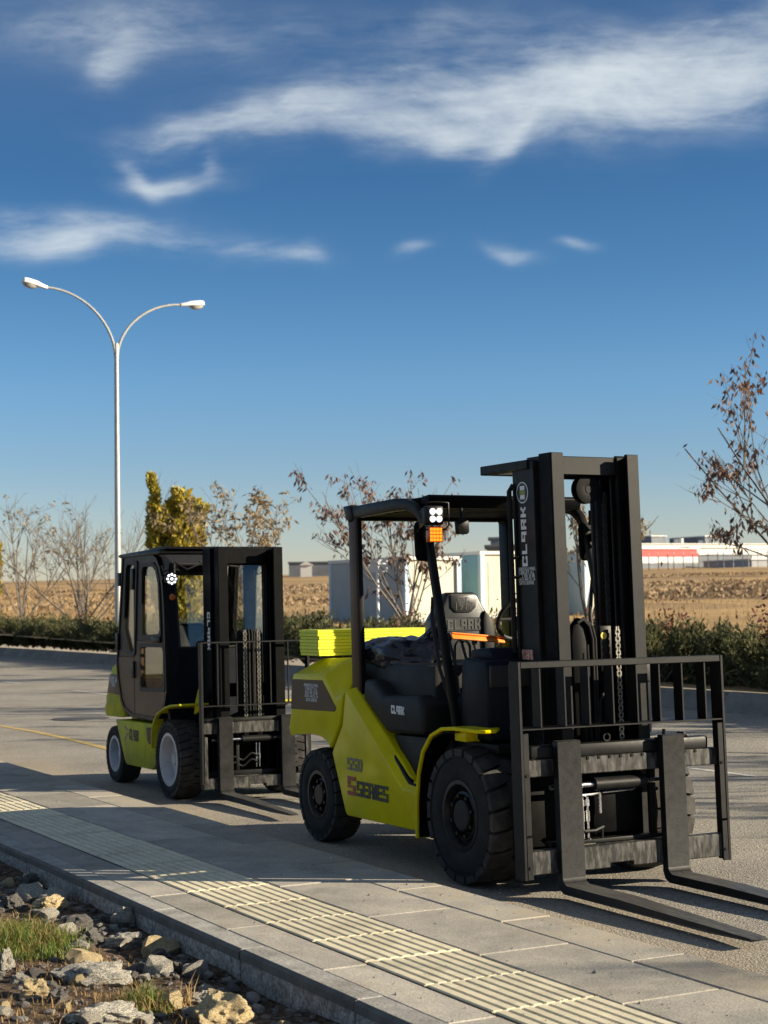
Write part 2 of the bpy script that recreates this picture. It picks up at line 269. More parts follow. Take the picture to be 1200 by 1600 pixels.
def tune_ground_mats():
    speckle(CONC, 160, .78, 1.2); speckle(KERBFACE, 70, .6, 1.35); speckle(CONCK, 150, .8, 1.18); speckle(SOIL, 45, .4, 1.9)
    # asphalt: pale aggregate specks + dusty tan patches ; field: strips along the slope
    t = ASPH.node_tree; bs = t.nodes['Principled BSDF']; tc = t.nodes['Texture Coordinate']
    src = bs.inputs['Base Color'].links[0].from_socket
    v = N(t, 'ShaderNodeTexVoronoi', ins={'Scale': 90.0}); Lk(t, tc.outputs['Object'], v.inputs['Vector'])
    mr = N(t, 'ShaderNodeMapRange', ins={'From Min': 0.0, 'From Max': 1.0, 'To Min': 0.6, 'To Max': 1.36}); 
    sp = N(t, 'ShaderNodeSeparateXYZ'); Lk(t, v.outputs['Color'], sp.inputs[0]); Lk(t, sp.outputs[0], mr.inputs[0])
    mx = N(t, 'ShaderNodeMix', data_type='RGBA', blend_type='MULTIPLY'); mx.inputs['Factor'].default_value = 1
    Lk(t, src, mx.inputs['A']); cb = N(t, 'ShaderNodeCombineXYZ')
    for i in range(3): Lk(t, mr.outputs[0], cb.inputs[i])
    Lk(t, cb.outputs[0], mx.inputs['B'])
    dn = N(t, 'ShaderNodeTexNoise', ins={'Scale': 0.9, 'Detail': 6.0, 'Roughness': 0.65}); Lk(t, tc.outputs['Object'], dn.inputs['Vector'])
    dr = N(t, 'ShaderNodeMapRange', ins={'From Min': 0.42, 'From Max': 0.68, 'To Max': 0.75}); Lk(t, dn.outputs[0], dr.inputs[0])
    # dust gathers in the gutter beside the pavement
    sy = N(t, 'ShaderNodeSeparateXYZ'); Lk(t, tc.outputs['Object'], sy.inputs[0])
    gr = N(t, 'ShaderNodeMapRange', ins={'From Min': 4.8, 'From Max': 6.0, 'To Min': 0.8, 'To Max': 0.12}); Lk(t, sy.outputs[1], gr.inputs[0])
    f = math_(t, 'MULTIPLY', math_(t, 'ADD', dr.outputs[0], 0.35), gr.outputs[0], clamp=True)
    m2 = N(t, 'ShaderNodeMix', data_type='RGBA'); Lk(t, f, m2.inputs['Factor']); Lk(t, mx.outputs['Result'], m2.inputs['A']); m2.inputs['B'].default_value = (0.36, 0.285, 0.19, 1)
    Lk(t, m2.outputs['Result'], bs.inputs['Base Color'])
    vb = N(t, 'ShaderNodeTexVoronoi', ins={'Scale': 75.0}); Lk(t, tc.outputs['Object'], vb.inputs['Vector'])
    b2 = N(t, 'ShaderNodeBump', ins={'Strength': 1.0, 'Distance': 0.004}); b2.invert = True; Lk(t, vb.outputs['Distance'], b2.inputs['Height']); Lk(t, bs.inputs['Normal'].links[0].from_socket, b2.inputs['Normal']); Lk(t, b2.outputs[0], bs.inputs['Normal'])
    # road dust on the lower paintwork
    for m_, z0, z1, k_ in ((LIME, .20, .55, .22), (LIME_OLD, .18, .55, .7), (BLACK, .1, .5, .10)):
        t2 = m_.node_tree; b_ = t2.nodes['Principled BSDF']; tc2 = t2.nodes['Texture Coordinate']; s2 = N(t2, 'ShaderNodeSeparateXYZ'); Lk(t2, tc2.outputs['Object'], s2.inputs[0])
        m_r = N(t2, 'ShaderNodeMapRange', ins={'From Min': z0, 'From Max': z1, 'To Min': k_, 'To Max': 0.03}); Lk(t2, s2.outputs[2], m_r.inputs[0])
        nn = N(t2, 'ShaderNodeTexNoise', ins={'Scale': 5.0, 'Detail': 9.0, 'Roughness': 0.7}); Lk(t2, tc2.outputs['Object'], nn.inputs['Vector'])
        nr = N(t2, 'ShaderNodeMapRange', ins={'From Min': 0.42, 'From Max': 0.72}); Lk(t2, nn.outputs[0], nr.inputs[0])
        mm_ = N(t2, 'ShaderNodeMix', data_type='RGBA'); Lk(t2, math_(t2, 'MULTIPLY', m_r.outputs[0], nr.outputs[0], clamp=True), mm_.inputs['Factor']); Lk(t2, b_.inputs['Base Color'].links[0].from_socket, mm_.inputs['A']); mm_.inputs['B'].default_value = (.20, .17, .12, 1); Lk(t2, mm_.outputs['Result'], b_.inputs['Base Color'])
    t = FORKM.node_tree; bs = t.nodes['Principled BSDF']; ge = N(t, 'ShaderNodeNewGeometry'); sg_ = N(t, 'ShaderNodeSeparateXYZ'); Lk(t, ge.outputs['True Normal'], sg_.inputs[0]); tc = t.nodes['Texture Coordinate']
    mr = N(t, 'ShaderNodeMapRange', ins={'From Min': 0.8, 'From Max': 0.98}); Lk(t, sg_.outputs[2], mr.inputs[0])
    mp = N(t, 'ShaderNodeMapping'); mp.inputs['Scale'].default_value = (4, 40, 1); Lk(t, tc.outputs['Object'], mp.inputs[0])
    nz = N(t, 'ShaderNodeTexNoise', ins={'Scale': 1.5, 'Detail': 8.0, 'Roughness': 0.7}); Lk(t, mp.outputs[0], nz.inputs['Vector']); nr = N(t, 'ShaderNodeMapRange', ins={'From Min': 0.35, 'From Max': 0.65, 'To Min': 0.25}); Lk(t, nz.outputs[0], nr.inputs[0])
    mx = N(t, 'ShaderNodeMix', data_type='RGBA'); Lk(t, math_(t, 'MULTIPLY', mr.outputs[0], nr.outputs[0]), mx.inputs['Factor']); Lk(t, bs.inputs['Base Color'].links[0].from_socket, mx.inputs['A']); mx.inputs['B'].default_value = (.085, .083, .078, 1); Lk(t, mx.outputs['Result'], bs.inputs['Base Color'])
    for m_ in (CONC, CONCK, KERBFACE, KERBLIP, TACT, TACTG, FARK):
        t = m_.node_tree; tc = t.nodes['Texture Coordinate']; ge = N(t, 'ShaderNodeNewGeometry')
        for l_ in list(tc.outputs['Object'].links): Lk(t, ge.outputs['Position'], l_.to_socket)
        bs = t.nodes['Principled BSDF']; src = bs.inputs['Base Color'].links[0].from_socket
        nz = N(t, 'ShaderNodeTexNoise', ins={'Scale': 2.1, 'Detail': 10.0, 'Roughness': 0.68, 'Distortion': 0.6}); Lk(t, ge.outputs['Position'], nz.inputs['Vector'])
        nr = N(t, 'ShaderNodeMapRange', ins={'From Min': 0.50, 'From Max': 0.74, 'To Min': 0.0, 'To Max': 0.55}); Lk(t, nz.outputs[0], nr.inputs[0])
        mx = N(t, 'ShaderNodeMix', data_type='RGBA', blend_type='MULTIPLY'); Lk(t, nr.outputs[0], mx.inputs['Factor']); Lk(t, src, mx.inputs['A']); mx.inputs['B'].default_value = (.42, .40, .36, 1)
        res = mx.outputs['Result']
        if m_ in (CONC, TACT):
            sy = N(t, 'ShaderNodeSeparateXYZ'); Lk(t, ge.outputs['Position'], sy.inputs[0])
            gy = N(t, 'ShaderNodeMapRange', ins={'From Min': 4.35, 'From Max': 4.75, 'To Min': 0.08, 'To Max': 0.95}); Lk(t, sy.outputs[1], gy.inputs[0])
            n7 = N(t, 'ShaderNodeTexNoise', ins={'Scale': 3.4, 'Detail': 9.0, 'Roughness': 0.7}); Lk(t, ge.outputs['Position'], n7.inputs['Vector'])
            r7 = N(t, 'ShaderNodeMapRange', ins={'From Min': 0.40, 'From Max': 0.62}); Lk(t, n7.outputs[0], r7.inputs[0])
            m7 = N(t, 'ShaderNodeMix', data_type='RGBA'); Lk(t, math_(t, 'MULTIPLY', r7.outputs[0], gy.outputs[0], clamp=True), m7.inputs['Factor']); Lk(t, res, m7.inputs['A']); m7.inputs['B'].default_value = (.37, .315, .235, 1); res = m7.outputs['Result']
        Lk(t, res, bs.inputs['Base Color'])
    # field strips
    t = FIELD.node_tree; bs = t.nodes['Principled BSDF']; tc = t.nodes['Texture Coordinate']
    mp = N(t, 'ShaderNodeMapping'); Lk(t, tc.outputs['Object'], mp.inputs[0]); mp.inputs['Rotation'].default_value = (0, 0, -1.08); mp.inputs['Scale'].default_value = (0.007, 0.030, 1)
    nz = N(t, 'ShaderNodeTexNoise', ins={'Scale': 1.0, 'Detail': 7.0, 'Roughness': 0.62}); Lk(t, mp.outputs[0], nz.inputs['Vector'])
    rp = N(t, 'ShaderNodeValToRGB'); e = rp.color_ramp.elements
    e[0].position = 0.30; e[0].color = (0.10, 0.070, 0.042, 1); e[1].position = 0.72; e[1].color = (0.44, 0.32, 0.15, 1)
    for p, c in ((0.40, (0.17, 0.110, 0.06, 1)), (0.47, (0.38, 0.235, 0.085, 1)), (0.55, (0.22, 0.145, 0.075, 1)), (0.63, (0.34, 0.225, 0.10, 1))):
        k = e.new(p); k.color = c
    Lk(t, nz.outputs[0], rp.inputs[0])
    src = bs.inputs['Base Color'].links[0].from_socket
    m3 = N(t, 'ShaderNodeMix', data_type='RGBA'); m3.inputs['Factor'].default_value = 0.88; hsv = N(t, 'ShaderNodeHueSaturation'); hsv.inputs['Saturation'].default_value = 0.88; hsv.inputs['Value'].default_value = 1.12; Lk(t, src, m3.inputs['A']); Lk(t, rp.outputs[0], m3.inputs['B'])
    Lk(t, m3.outputs['Result'], hsv.inputs['Color']); Lk(t, hsv.outputs[0], bs.inputs['Base Color'])
tune_ground_mats()

# ------------------------------------------------------------------ mesh helpers
class MB:
    def __init__(s, off=(0, 0, 0), xf=None): s.v = []; s.f = []; s.off = Vector(off); s.xf = xf
    def add(s, vs, fs):
        b = len(s.v); s.v += [tuple(p) for p in vs]; s.f += [tuple(b+i for i in f) for f in fs]; return s
    def box(s, x0, x1, y0, y1, z0, z1):
        return s.add([(x0, y0, z0), (x1, y0, z0), (x1, y1, z0), (x0, y1, z0), (x0, y0, z1), (x1, y0, z1), (x1, y1, z1), (x0, y1, z1)],
                     [(3, 2, 1, 0), (4, 5, 6, 7), (0, 1, 5, 4), (1, 2, 6, 5), (2, 3, 7, 6), (3, 0, 4, 7)])
    def loft(s, rings, cap=True):
        n = len(rings[0]); vs = [p for r in rings for p in r]; fs = []
        for k in range(len(rings)-1):
            for i in range(n):
                j = (i+1) % n; fs.append((k*n+i, k*n+j, (k+1)*n+j, (k+1)*n+i))
        if cap: fs.append(tuple(range(n-1, -1, -1))); fs.append(tuple((len(rings)-1)*n+i for i in range(n)))
        return s.add(vs, fs)
    def pxz(s, poly, y0, y1, poly2=None):       # polygon in xz extruded along y
        return s.loft([[(x, y0, z) for x, z in poly], [(x, y1, z) for x, z in (poly2 or poly)]])
    def pyz(s, poly, x0, x1, poly2=None):
        return s.loft([[(x0, y, z) for y, z in poly], [(x1, y, z) for y, z in (poly2 or poly)]])
    def pxy(s, poly, z0, z1):
        return s.loft([[(x, y, z0) for x, y in poly], [(x, y, z1) for x, y in poly]])
    def tube(s, pts, r, n=8, r2=None, cap=True):
        pts = [Vector(p) for p in pts]; rings = []; m = len(pts); prev = None
        for i, p in enumerate(pts):
            d = (pts[min(i+1, m-1)]-pts[max(i-1, 0)]).normalized()
            if prev is None:
                a = Vector((0, 0, 1)) if abs(d.z) < 0.9 else Vector((1, 0, 0)); a = d.cross(a).normalized()
            else: a = (prev - d*prev.dot(d)).normalized()
            prev = a; b = d.cross(a); rr = r if r2 is None else r+(r2-r)*i/(m-1)
            rings.append([p+a*rr*cos(2*pi*k/n)+b*rr*sin(2*pi*k/n) for k in range(n)])
        return s.loft(rings, cap)
    def sweep_xz(s, pts, y0, y1, th):           # flat strip following points in xz
        P = [Vector((x, 0, z)) for x, z in pts]; rings = []; T_ = th if isinstance(th, list) else [th]*len(P)
        for i, p in enumerate(P):
            d = (P[min(i+1, len(P)-1)]-P[max(i-1, 0)]).normalized(); nrm = Vector((-d.z, 0, d.x))
            a = p+nrm*T_[i]/2; b = p-nrm*T_[i]/2
            rings.append([(a.x, y0, a.z), (a.x, y1, a.z), (b.x, y1, b.z), (b.x, y0, b.z)])
        return s.loft(rings)
    def lathe(s, prof, c, axis='y', n=32, a0=0, a1=2*pi):  # profile of (radius, along-axis)
        full = abs(a1-a0-2*pi) < 1e-6; m = n if full else n+1; vs = []; fs = []
        for k in range(m):
            a = a0+(a1-a0)*k/n
            for r, h in prof:
                if axis == 'y': vs.append((c[0]+r*cos(a), c[1]+h, c[2]+r*sin(a)))
                elif axis == 'z': vs.append((c[0]+r*cos(a), c[1]+r*sin(a), c[2]+h))
                else: vs.append((c[0]+h, c[1]+r*cos(a), c[2]+r*sin(a)))
        q = len(prof)
        for k in range(n):
            k2 = (k+1) % m
            for i in range(q-1): fs.append((k*q+i, k*q+i+1, k2*q+i+1, k2*q+i))
        return s.add(vs, fs)
    def disc(s, c, r, t, axis='x', n=16): 
        return s.lathe([(0.0005, 0), (r, 0), (r, t), (0.0005, t)], c, axis, n)
    def mesh(s, name, m, bevel=0.0, seg=2, smooth=True, ang=35):
        me = bpy.data.meshes.new(name)
        vs = [Vector(p) for p in s.v]
        if s.xf: vs = [s.xf(p) for p in vs]
        me.from_pydata([p+s.off for p in vs], [], s.f)
        bm = bmesh.new(); bm.from_mesh(me); bmesh.ops.recalc_face_normals(bm, faces=bm.faces)
        if bevel:
            es = [e for e in bm.edges if len(e.link_faces) == 2 and e.calc_face_angle(0) > radians(25)]
            bmesh.ops.bevel(bm, geom=es, offset=bevel, offset_type='OFFSET', segments=seg, profile=0.5, affect='EDGES', clamp_overlap=True)
        bm.to_mesh(me); bm.free()
        if smooth:
            for p in me.polygons: p.use_smooth = True
            me.set_sharp_from_angle(angle=radians(ang))
        me.materials.append(m); return me
    def build(s, name, m, parent=None, bevel=0.0, **k):
        return link(name, s.mesh(name, m, bevel, **k), parent)
def link(name, data, parent=None, loc=None, rz=None):
    o = bpy.data.objects.new(name, data); COL.objects.link(o)
    if parent: o.parent = parent
    if loc is not None: o.location = loc
    if rz is not None: o.rotation_euler = (0, 0, rz)
    return o
def tag(o, label=None, cat=None, group=None, kind=None):
    if label: o['label'] = label
    if cat: o['category'] = cat
    if group: o['group'] = group
    if kind: o['kind'] = kind
    return o
def empty(name, loc, rz=0):
    o = link(name, None, None, loc, rz); o.empty_display_size = 0.2; return o

# ---- lettering: strokes on a 5 x 7 grid, (x0, y0, x1, y1)
G = {'C': [(0, 0, 1.6, 7), (1.6, 0, 5, 1.6), (1.6, 5.4, 5, 7), (3.4, 4.6, 5, 5.4), (3.4, 1.6, 5, 2.4)], 'L': [(0, 0, 1.6, 7), (1.6, 0, 4.8, 1.6)],
     'A': [(3.4, 0, 5, 7), (0, 5.6, 3.4, 7), (0, 2.2, 1.5, 5.6), (1.5, 2.2, 3.4, 3.6)], 'R': [(0, 0, 1.6, 7), (1.6, 5.6, 5, 7), (3.5, 3.4, 5, 5.6), (1.6, 2.4, 4.2, 3.8), (3.3, 0, 4.9, 2.4)],
     'K': [(0, 0, 1.6, 7), (1.6, 2.7, 3.0, 4.3), (2.8, 3.9, 4.2, 5.4), (3.6, 5.2, 5, 7), (2.8, 1.6, 4.2, 3.1), (3.6, 0, 5, 1.8)],
     'S': [(0, 5.5, 5, 7), (0, 3.9, 1.6, 5.3), (0, 2.8, 5, 3.7), (3.4, 1.7, 5, 2.7), (0, 0, 5, 1.5)], 'E': [(0, 0, 1.6, 7), (1.8, 5.5, 5, 7), (1.8, 2.8, 4.6, 4.2), (1.8, 0, 5, 1.5)],
     'I': [(0, 0, 1.5, 7)], 'r': [(0, 0, 1.7, 7), (1.7, 5.5, 4.2, 7), (3.4, 0, 5, 5.5), (1.9, 2.4, 3.2, 3.6)], '5': [(0, 5.5, 5, 7), (0, 3.9, 1.6, 5.3), (0, 2.8, 5, 3.7), (3.4, 1.7, 5, 2.7), (0, 0, 5, 1.5)],
     'D': [(0, 0, 1.7, 7), (1.9, 5.6, 4.4, 7), (3.6, 1.4, 5, 5.8), (1.9, 0, 4.4, 1.4)]}
def word(text, h, o, u, v, m, parent, name='logo', wid=0.72, gap=1.0, off=(0, 0, 0), th=0.003, xf=None, ang_off=None):
    u = Vector(u).normalized(); v = Vector(v).normalized(); n = u.cross(v); mb = MB(off, xf); x = 0; k = h/7; o = Vector(o)
    for ch in text:
        wch = 1.5 if ch == 'I' else 5
        for x0, y0, x1, y1 in G[ch]:
            q = [o+u*((x+a)*k*wid)+v*(b*k) for a, b in ((x0, y0), (x1, y0), (x1, y1), (x0, y1))]
            mb.loft([[p for p in q], [p+n*th for p in q]])
        x += wch+gap
    return mb.build(name, m, parent, smooth=False)
def text(txt, h, o, u, v, m, parent, name='lettering', off=(0, 0, 0), xf=None, align='CENTER', space=1.0):
    cu = bpy.data.curves.new(name, 'FONT'); cu.body = txt; cu.size = h; cu.align_x = align; cu.extrude = 0.0008; cu.offset = 0.0; cu.resolution_u = 2; cu.space_line = space
    tmp = bpy.data.objects.new(name, cu); COL.objects.link(tmp)
    bpy.context.view_layer.update()
    me = bpy.data.meshes.new_from_object(tmp.evaluated_get(bpy.context.evaluated_depsgraph_get()))
    bpy.data.objects.remove(tmp); bpy.data.curves.remove(cu)
    u = Vector(u).normalized(); v = Vector(v).normalized(); n = u.cross(v); o = Vector(o)
    for p in me.vertices:
        q = o+u*p.co.x+v*p.co.y+n*(p.co.z+0.0012)
        if xf: q = xf(q)
        p.co = q+Vector(off)
    me.materials.clear(); me.materials.append(m); me.name = name
    return link(name, me, parent)

# ------------------------------------------------------------------ ground, road, pavement
H = 0.12
def sheet(name, x0, x1, y0, y1, nx, ny, zf, m, kind='structure', label=None, sx=None, sy=None):
    vs = []; fs = []
    for j in range(ny+1):
        for i in range(nx+1):
            x = sx(i/nx) if sx else x0+(x1-x0)*i/nx; y = sy(j/ny) if sy else y0+(y1-y0)*j/ny
            vs.append((x, y, zf(x, y)))
    for j in range(ny):
        for i in range(nx):
            a = j*(nx+1)+i; fs.append((a, a+1, a+nx+2, a+nx+1))
    me = bpy.data.meshes.new(name); me.from_pydata(vs, [], fs); me.materials.append(m)
    for p in me.polygons: p.use_smooth = True
    o = link(name, me); tag(o, label, None, None, kind); return o
sheet('road', -420, 120, 4.795, 16.30, 90, 8, lambda x, y: 0.0, ASPH, label='pale dusty asphalt road between the pavement and the planted verge')
def terr(x, y):
    d = hypot(x, y); az = atan2(y, -x)           # 0 = along the road to the left, grows to the right
    s = 0.84+0.30*min(1, max(0, (az-0.2)/0.5))
    P = ((0, .30), (30, .32), (73, .95), (150, 2.45), (300, 6.0), (520, 11.0), (900, 12.0), (6000, 12.0))
    for (a, za), (b, zb) in zip(P, P[1:]):
        if d <= b: z = za+(zb-za)*(d-a)/(b-a); break
    else: z = 12
    f = min(1, max(0, (d-24)/40)); z = .30+(z-.30)*(1-f+f*s)
    if y > 20:
        z += f*0.22*noise.noise(Vector((x*.05, y*.05, 0)))+f*0.12*noise.noise(Vector((x*.2, y*.2, 3)))+min(1, max(0, (y-20)/3))*0.05*noise.noise(Vector((x*.9, y*.9, 5)))
    return z
sheet('field', 0, 0, 0, 0, 230, 150, terr, FIELD, label='dry golden field rising gently beyond the verge',
      sx=lambda t: -30+ (math.sinh((t-0.62)*11)*9.0), sy=lambda t: 16.52+(exp(t*6.2)-1)*9.0)
sheet('soil_ground', -40, 25, -30, 3.125, 260, 150, lambda x, y: -0.02+min(1, max(0, (3.1-y)/1.2))*0.05+0.035*noise.noise(Vector((x*1.1, y*1.1, 0)))+0.03*noise.noise(Vector((x*3.3, y*3.3, 2))), SOIL,
      label='dark stony soil strip in front of the pavement kerb', sx=lambda t: -40+65*t, sy=lambda t: 3.125-(33*(t**2.2)))

pav = link('pavement', MB().box(-60, 12, 3.16, 4.79, -0.25, H-0.022).mesh('pavement', BED)); tag(pav, 'grey slab pavement with a ribbed cream guiding strip', None, None, 'structure')
def piece_mesh(name, lx, ly, lz, m, bev=0.006):
    return MB().box(0, lx, 0, ly, -lz, 0).mesh(name, m, bev, seg=1)
rnd = random.Random(3)
def place(name, me, x, y, dz=0.0018, tilt=0.0016):
    o = link(name, me, pav, (x, y, H+rnd.uniform(-dz, dz*0.4))); o.rotation_euler = (rnd.uniform(-tilt, tilt), rnd.uniform(-tilt, tilt), 0); return o
g = 0.011
m_big = piece_mesh('slab', 1.09-g, 0.507-g, 0.05, CONC); m_small = piece_mesh('slab', 1.09-g, 0.232-g, 0.05, CONC)
m_row = piece_mesh('edge_slab', 1.09-g, 0.300, 0.115, CONC); m_row2 = piece_mesh('edge_slab', 0.545-g, 0.300, 0.115, CONC)
def tact_mesh():
    mb = MB().box(0, 0.545-g, 0, 0.508-g, -0.05, -0.006); me = mb.mesh('tactile_tile', TACTG)
    r = MB(); n = 8; p = (0.508-g)/n
    for k in range(n): 
        y0 = k*p+0.0065; y1 = (k+1)*p-0.0065; x0 = 0.006; x1 = 0.545-g-0.006
        r.loft([[(x0, y0, -.006), (x1, y0, -.006), (x1, y1, -.006), (x0, y1, -.006)], [(x0+.004, y0+.005, .001), (x1-.004, y0+.005, .001), (x1-.004, y1-.005, .001), (x0+.004, y1-.005, .001)]])
    r.box(0, 0.006, 0, 0.508-g, -.006, -.001); r.box(0.545-g-.006, 0.545-g, 0, 0.508-g, -.006, -.001)
    ribs = r.mesh('rib', TACT, smooth=False)
    return me, ribs
m_tact, m_ribs = tact_mesh()
for i in range(-20, 8):
    x = -7.71+1.09*i
    if -25 < x < -1.2:
        place('slab', m_big, x, 3.992); place('slab', m_small, x+1.0, 3.247)
    x2 = -7.86+1.09*i
    if -25 < x2 < -1.2:
        o = place('edge_slab', m_row, x2+0.62, 4.495)
for i in range(-40, 16):
    x = -7.85+0.5415*i
    if -25 < x < -1.5:
        o = place('tactile_tile', m_tact, x, 3.484, 0.002, 0.002); c = link('rib', m_ribs, o)
def kerb_mesh(L):
    prof = [(3.122, -0.28), (3.122, 0.1205), (3.243, 0.1205), (3.243, -0.28)]
    mb = MB().loft([[(0, y, z) for y, z in prof], [(L, y, z) for y, z in prof]])
    return mb.mesh('kerb_stone', CONCK, 0.004, seg=1)
m_kerb = kerb_mesh(1.165); m_kf = MB().box(0.003, 1.162, 3.112, 3.1225, -0.25, 0.07)
m_kf = m_kf.mesh('rough_face', KERBFACE)
m_ke = MB().loft([[(x_, 3.122, .068), (x_, 3.106, .072), (x_, 3.106, .106), (x_, 3.122, .1195)] for x_ in (.002, 1.163)]).mesh('kerb_lip', KERBLIP, smooth=False)
for i in range(-12, 6):
    o = link('kerb_stone', m_kerb, pav, (-8.487+1.171*i, rnd.uniform(-.004, .004), rnd.uniform(-.003, .002))); link('rough_face', m_kf, o); link('kerb_lip', m_ke, o)
# far kerb: sloped high kerb of the planted verge
fk = MB().box(-420, 120, 16.46, 16.62, -0.2, 0.24).build('verge_kerb', FARK); tag(fk, 'high sloping concrete kerb along the planted verge', None, None, 'structure')
m_fk = MB().loft([[(0, 16.27, -.05), (0, 16.50, .29), (0, 16.58, .30), (0, 16.58, -.05)], [(1.985, 16.27, -.05), (1.985, 16.50, .29), (1.985, 16.58, .30), (1.985, 16.58, -.05)]]).mesh('kerb_stone', FARK, 0.015, seg=1)
for i in range(60):
    link('kerb_stone', m_fk, fk, (-2-2.0*(i-4)-2, 0, rnd.uniform(-.006, .006)))
# road markings and manhole
def strip(name, pts, wd, m, label, z=0.004):
    mb = MB(); P = [Vector((x, y, z)) for x, y in pts]; vs = []; fs = []
    for i, p in enumerate(P):
        d = (P[min(i+1, len(P)-1)]-P[max(i-1, 0)]).normalized(); n = Vector((-d.y, d.x, 0))
        vs += [p+n*wd/2, p-n*wd/2]
    fs = [(2*i, 2*i+1, 2*i+3, 2*i+2) for i in range(len(P)-1)]
    o = mb.add(vs, fs).build(name, m); tag(o, label, None, None, 'structure'); return o
strip('yellow_line', [(-27, 6.35), (-25, 6.62), (-23, 6.75), (-21, 6.72), (-19, 6.62), (-17.5, 6.58), (-16, 6.56)], 0.11, YMARK, 'worn yellow line painted on the road beside the rear forklift')
for k in range(16):
    x = -12.6-3.55*k*1.78+ (3.55*1.78*3)
    strip('white_line', [(x, 10.75), (x-2.4, 10.75)], 0.10, WMARK, 'short worn white dash painted along the middle of the road')
mh = MB().disc((-25.2, 8.1, 0.002), 0.36, 0.010, 'z', 32).lathe([(0.37, 0.0), (0.37, 0.012), (0.44, 0.012), (0.44, 0)], (-25.2, 8.1, 0.0), 'z', 32)
tag(mh.build('manhole_cover', IRON), 'round dark manhole cover in the road left of the rear forklift', 'manhole cover')

# ------------------------------------------------------------------ wheels
def wheel(parent, name, x, y, R, w, rim_r, side, rim_m, off, lugs=22, hub='flat', lugm=LUG):
    """side=-1: outer face towards -y ; y is the outer face"""
    s = side; c = (x, y, R)
    def prof(p): return [(r, -s*h) for r, h in p]      # h grows inwards from the outer face
    rr = rim_r
    rim = MB(off)
    if hub == 'flat':      # dished steel disc with a flat hub cap
        rim.lathe(prof([(rr, 0.016), (rr+.012, 0.006), (rr-.012, 0.004), (rr-.03, .03), (rr-.035, .055), (rr*.80, .06), (rr*.72, .035), (rr*.64, .03), (rr*.62, .06), (rr*.50, .064)]), c, 'y', 40)
    else:                  # deep open rim
        rim.lathe(prof([(rr, 0.016), (rr+.012, 0.004), (rr-.014, 0.002), (rr-.028, .02), (rr-.05, .10), (rr*.5, .125), (0.001, .125)]), c, 'y', 40)
    ro = rim.build(name, rim_m, parent)
    ty = MB(off); ou = R-0.022
    ty.lathe(prof([(rr-.005, .02), (rr+.02, .006), (rr+.045, .001), (R*.80, .0), (ou-.03, .008), (ou-.004, .03), (ou, w*.5), (ou-.004, w-.03), (ou-.03, w-.008), (rr+.05, w), (rr, w-.03)]), c, 'y', 56)
    # sidewall ring
    ty.lathe(prof([(R*.835, .004), (R*.84, -.003), (R*.86, -.003), (R*.865, .006)]), c, 'y', 56)
    to = ty.build('tyre', RUBBER, ro)
    lg = MB(off); da = 2*pi/lugs
    for k in range(lugs):
        for half in (0, 1):
            a = da*(k+0.5*half)
            h0, h1 = (0.004, w*.53) if half == 0 else (w*.47, w-.004)
            out, inn = (h0, h1) if half == 0 else (h1, h0)
            sk = da*0.22
            ring = []
            for (h, ang, wd) in ((out, a, .41), (out+(inn-out)*.5, a+sk*.5, .43), (inn, a+sk*1.5, .41)):
                rtop = R if h != out else R-.012
                q = []
                for (ra, dd) in ((R-.045, -wd-.03), (R-.045, wd+.03), (rtop, wd), (rtop, -wd)):
                    an = ang+dd*da; q.append((x+ra*cos(an), y-s*h, R+ra*sin(an)))
                ring.append(q)
            lg.loft(ring)
            # shoulder
            q0 = []; q1 = []
            for (ra, dd) in ((R-.060, -.38), (R-.060, .38), (R-.012, .41), (R-.012, -.41)):
                an = a+dd*da; q0.append((x+ra*cos(an), y-s*(0.001 if half == 0 else w-.001), R+ra*sin(an))); q1.append((x+ra*cos(an), y-s*(0.03 if half == 0 else w-.03), R+ra*sin(an)))
            lg.loft([q0, q1])
    lo = lg.build('tread', lugm, ro, smooth=False)
    hb = MB(off)
    if hub == 'flat':
        hb.lathe(prof([(.0005, .012), (rr*.42, .012), (rr*.47, .02), (rr*.50, .064)]), c, 'y', 32)
        nb, br, bh = 8, rr*.60, .03
    else:
        hb.lathe(prof([(.0005, .05), (rr*.20, .05), (rr*.24, .065), (rr*.26, .125)]), c, 'y', 24); nb, br, bh = 6, rr*.40, .11
    for k in range(nb):
        a = 2*pi*k/nb+.3; bx, bz = x+br*cos(a), R+br*sin(a)
        hb.lathe(prof([(.0005, bh-.016), (.013, bh-.016), (.014, bh+.03)]), (bx, y, bz), 'y', 6)
    hb.build('hub', RIMK if hub == 'flat' else rim_m, ro)
    return ro

# ------------------------------------------------------------------ mast, carriage and forks
def tilt_fn(pz, ang):
    s, c = sin(ang), cos(ang)
    return lambda p: Vector((p.x*1.0 - (p.z-pz)*s, p.y, pz+(p.z-pz)*c))
def channel(mb, ya, x0, x1, depth, t, z0, z1, d):   # C section, web at ya, flanges going d*depth
    yb = ya+d*depth; yt = ya+d*t
    poly = [(x0, ya), (x1, ya), (x1, yb), (x1-t*1.2, yb), (x1-t*1.2, yt), (x0+t*1.2, yt), (x0+t*1.2, yb), (x0, yb)]
    mb.pxy(poly, z0, z1)
def chain(parent, x, y, z0, z1, off, xf, pitch=0.021, wid=0.026, m=None):
    mb = MB(off, xf); n = int((z1-z0)/pitch)
    for k in range(n):
        z = z0+k*pitch
        for yy in ((-.5, .5) if k % 2 else (-.28, .28)):
            mb.box(x-.008, x+.008, y+yy*wid-.0045, y+yy*wid+.0045, z-.004, z+pitch+.003)
        mb.tube([(x, y-wid*.6, z), (x, y+wid*.6, z)], .0065, 6)
    return mb.build('lift_chain', m or CHAINM, parent, smooth=False)
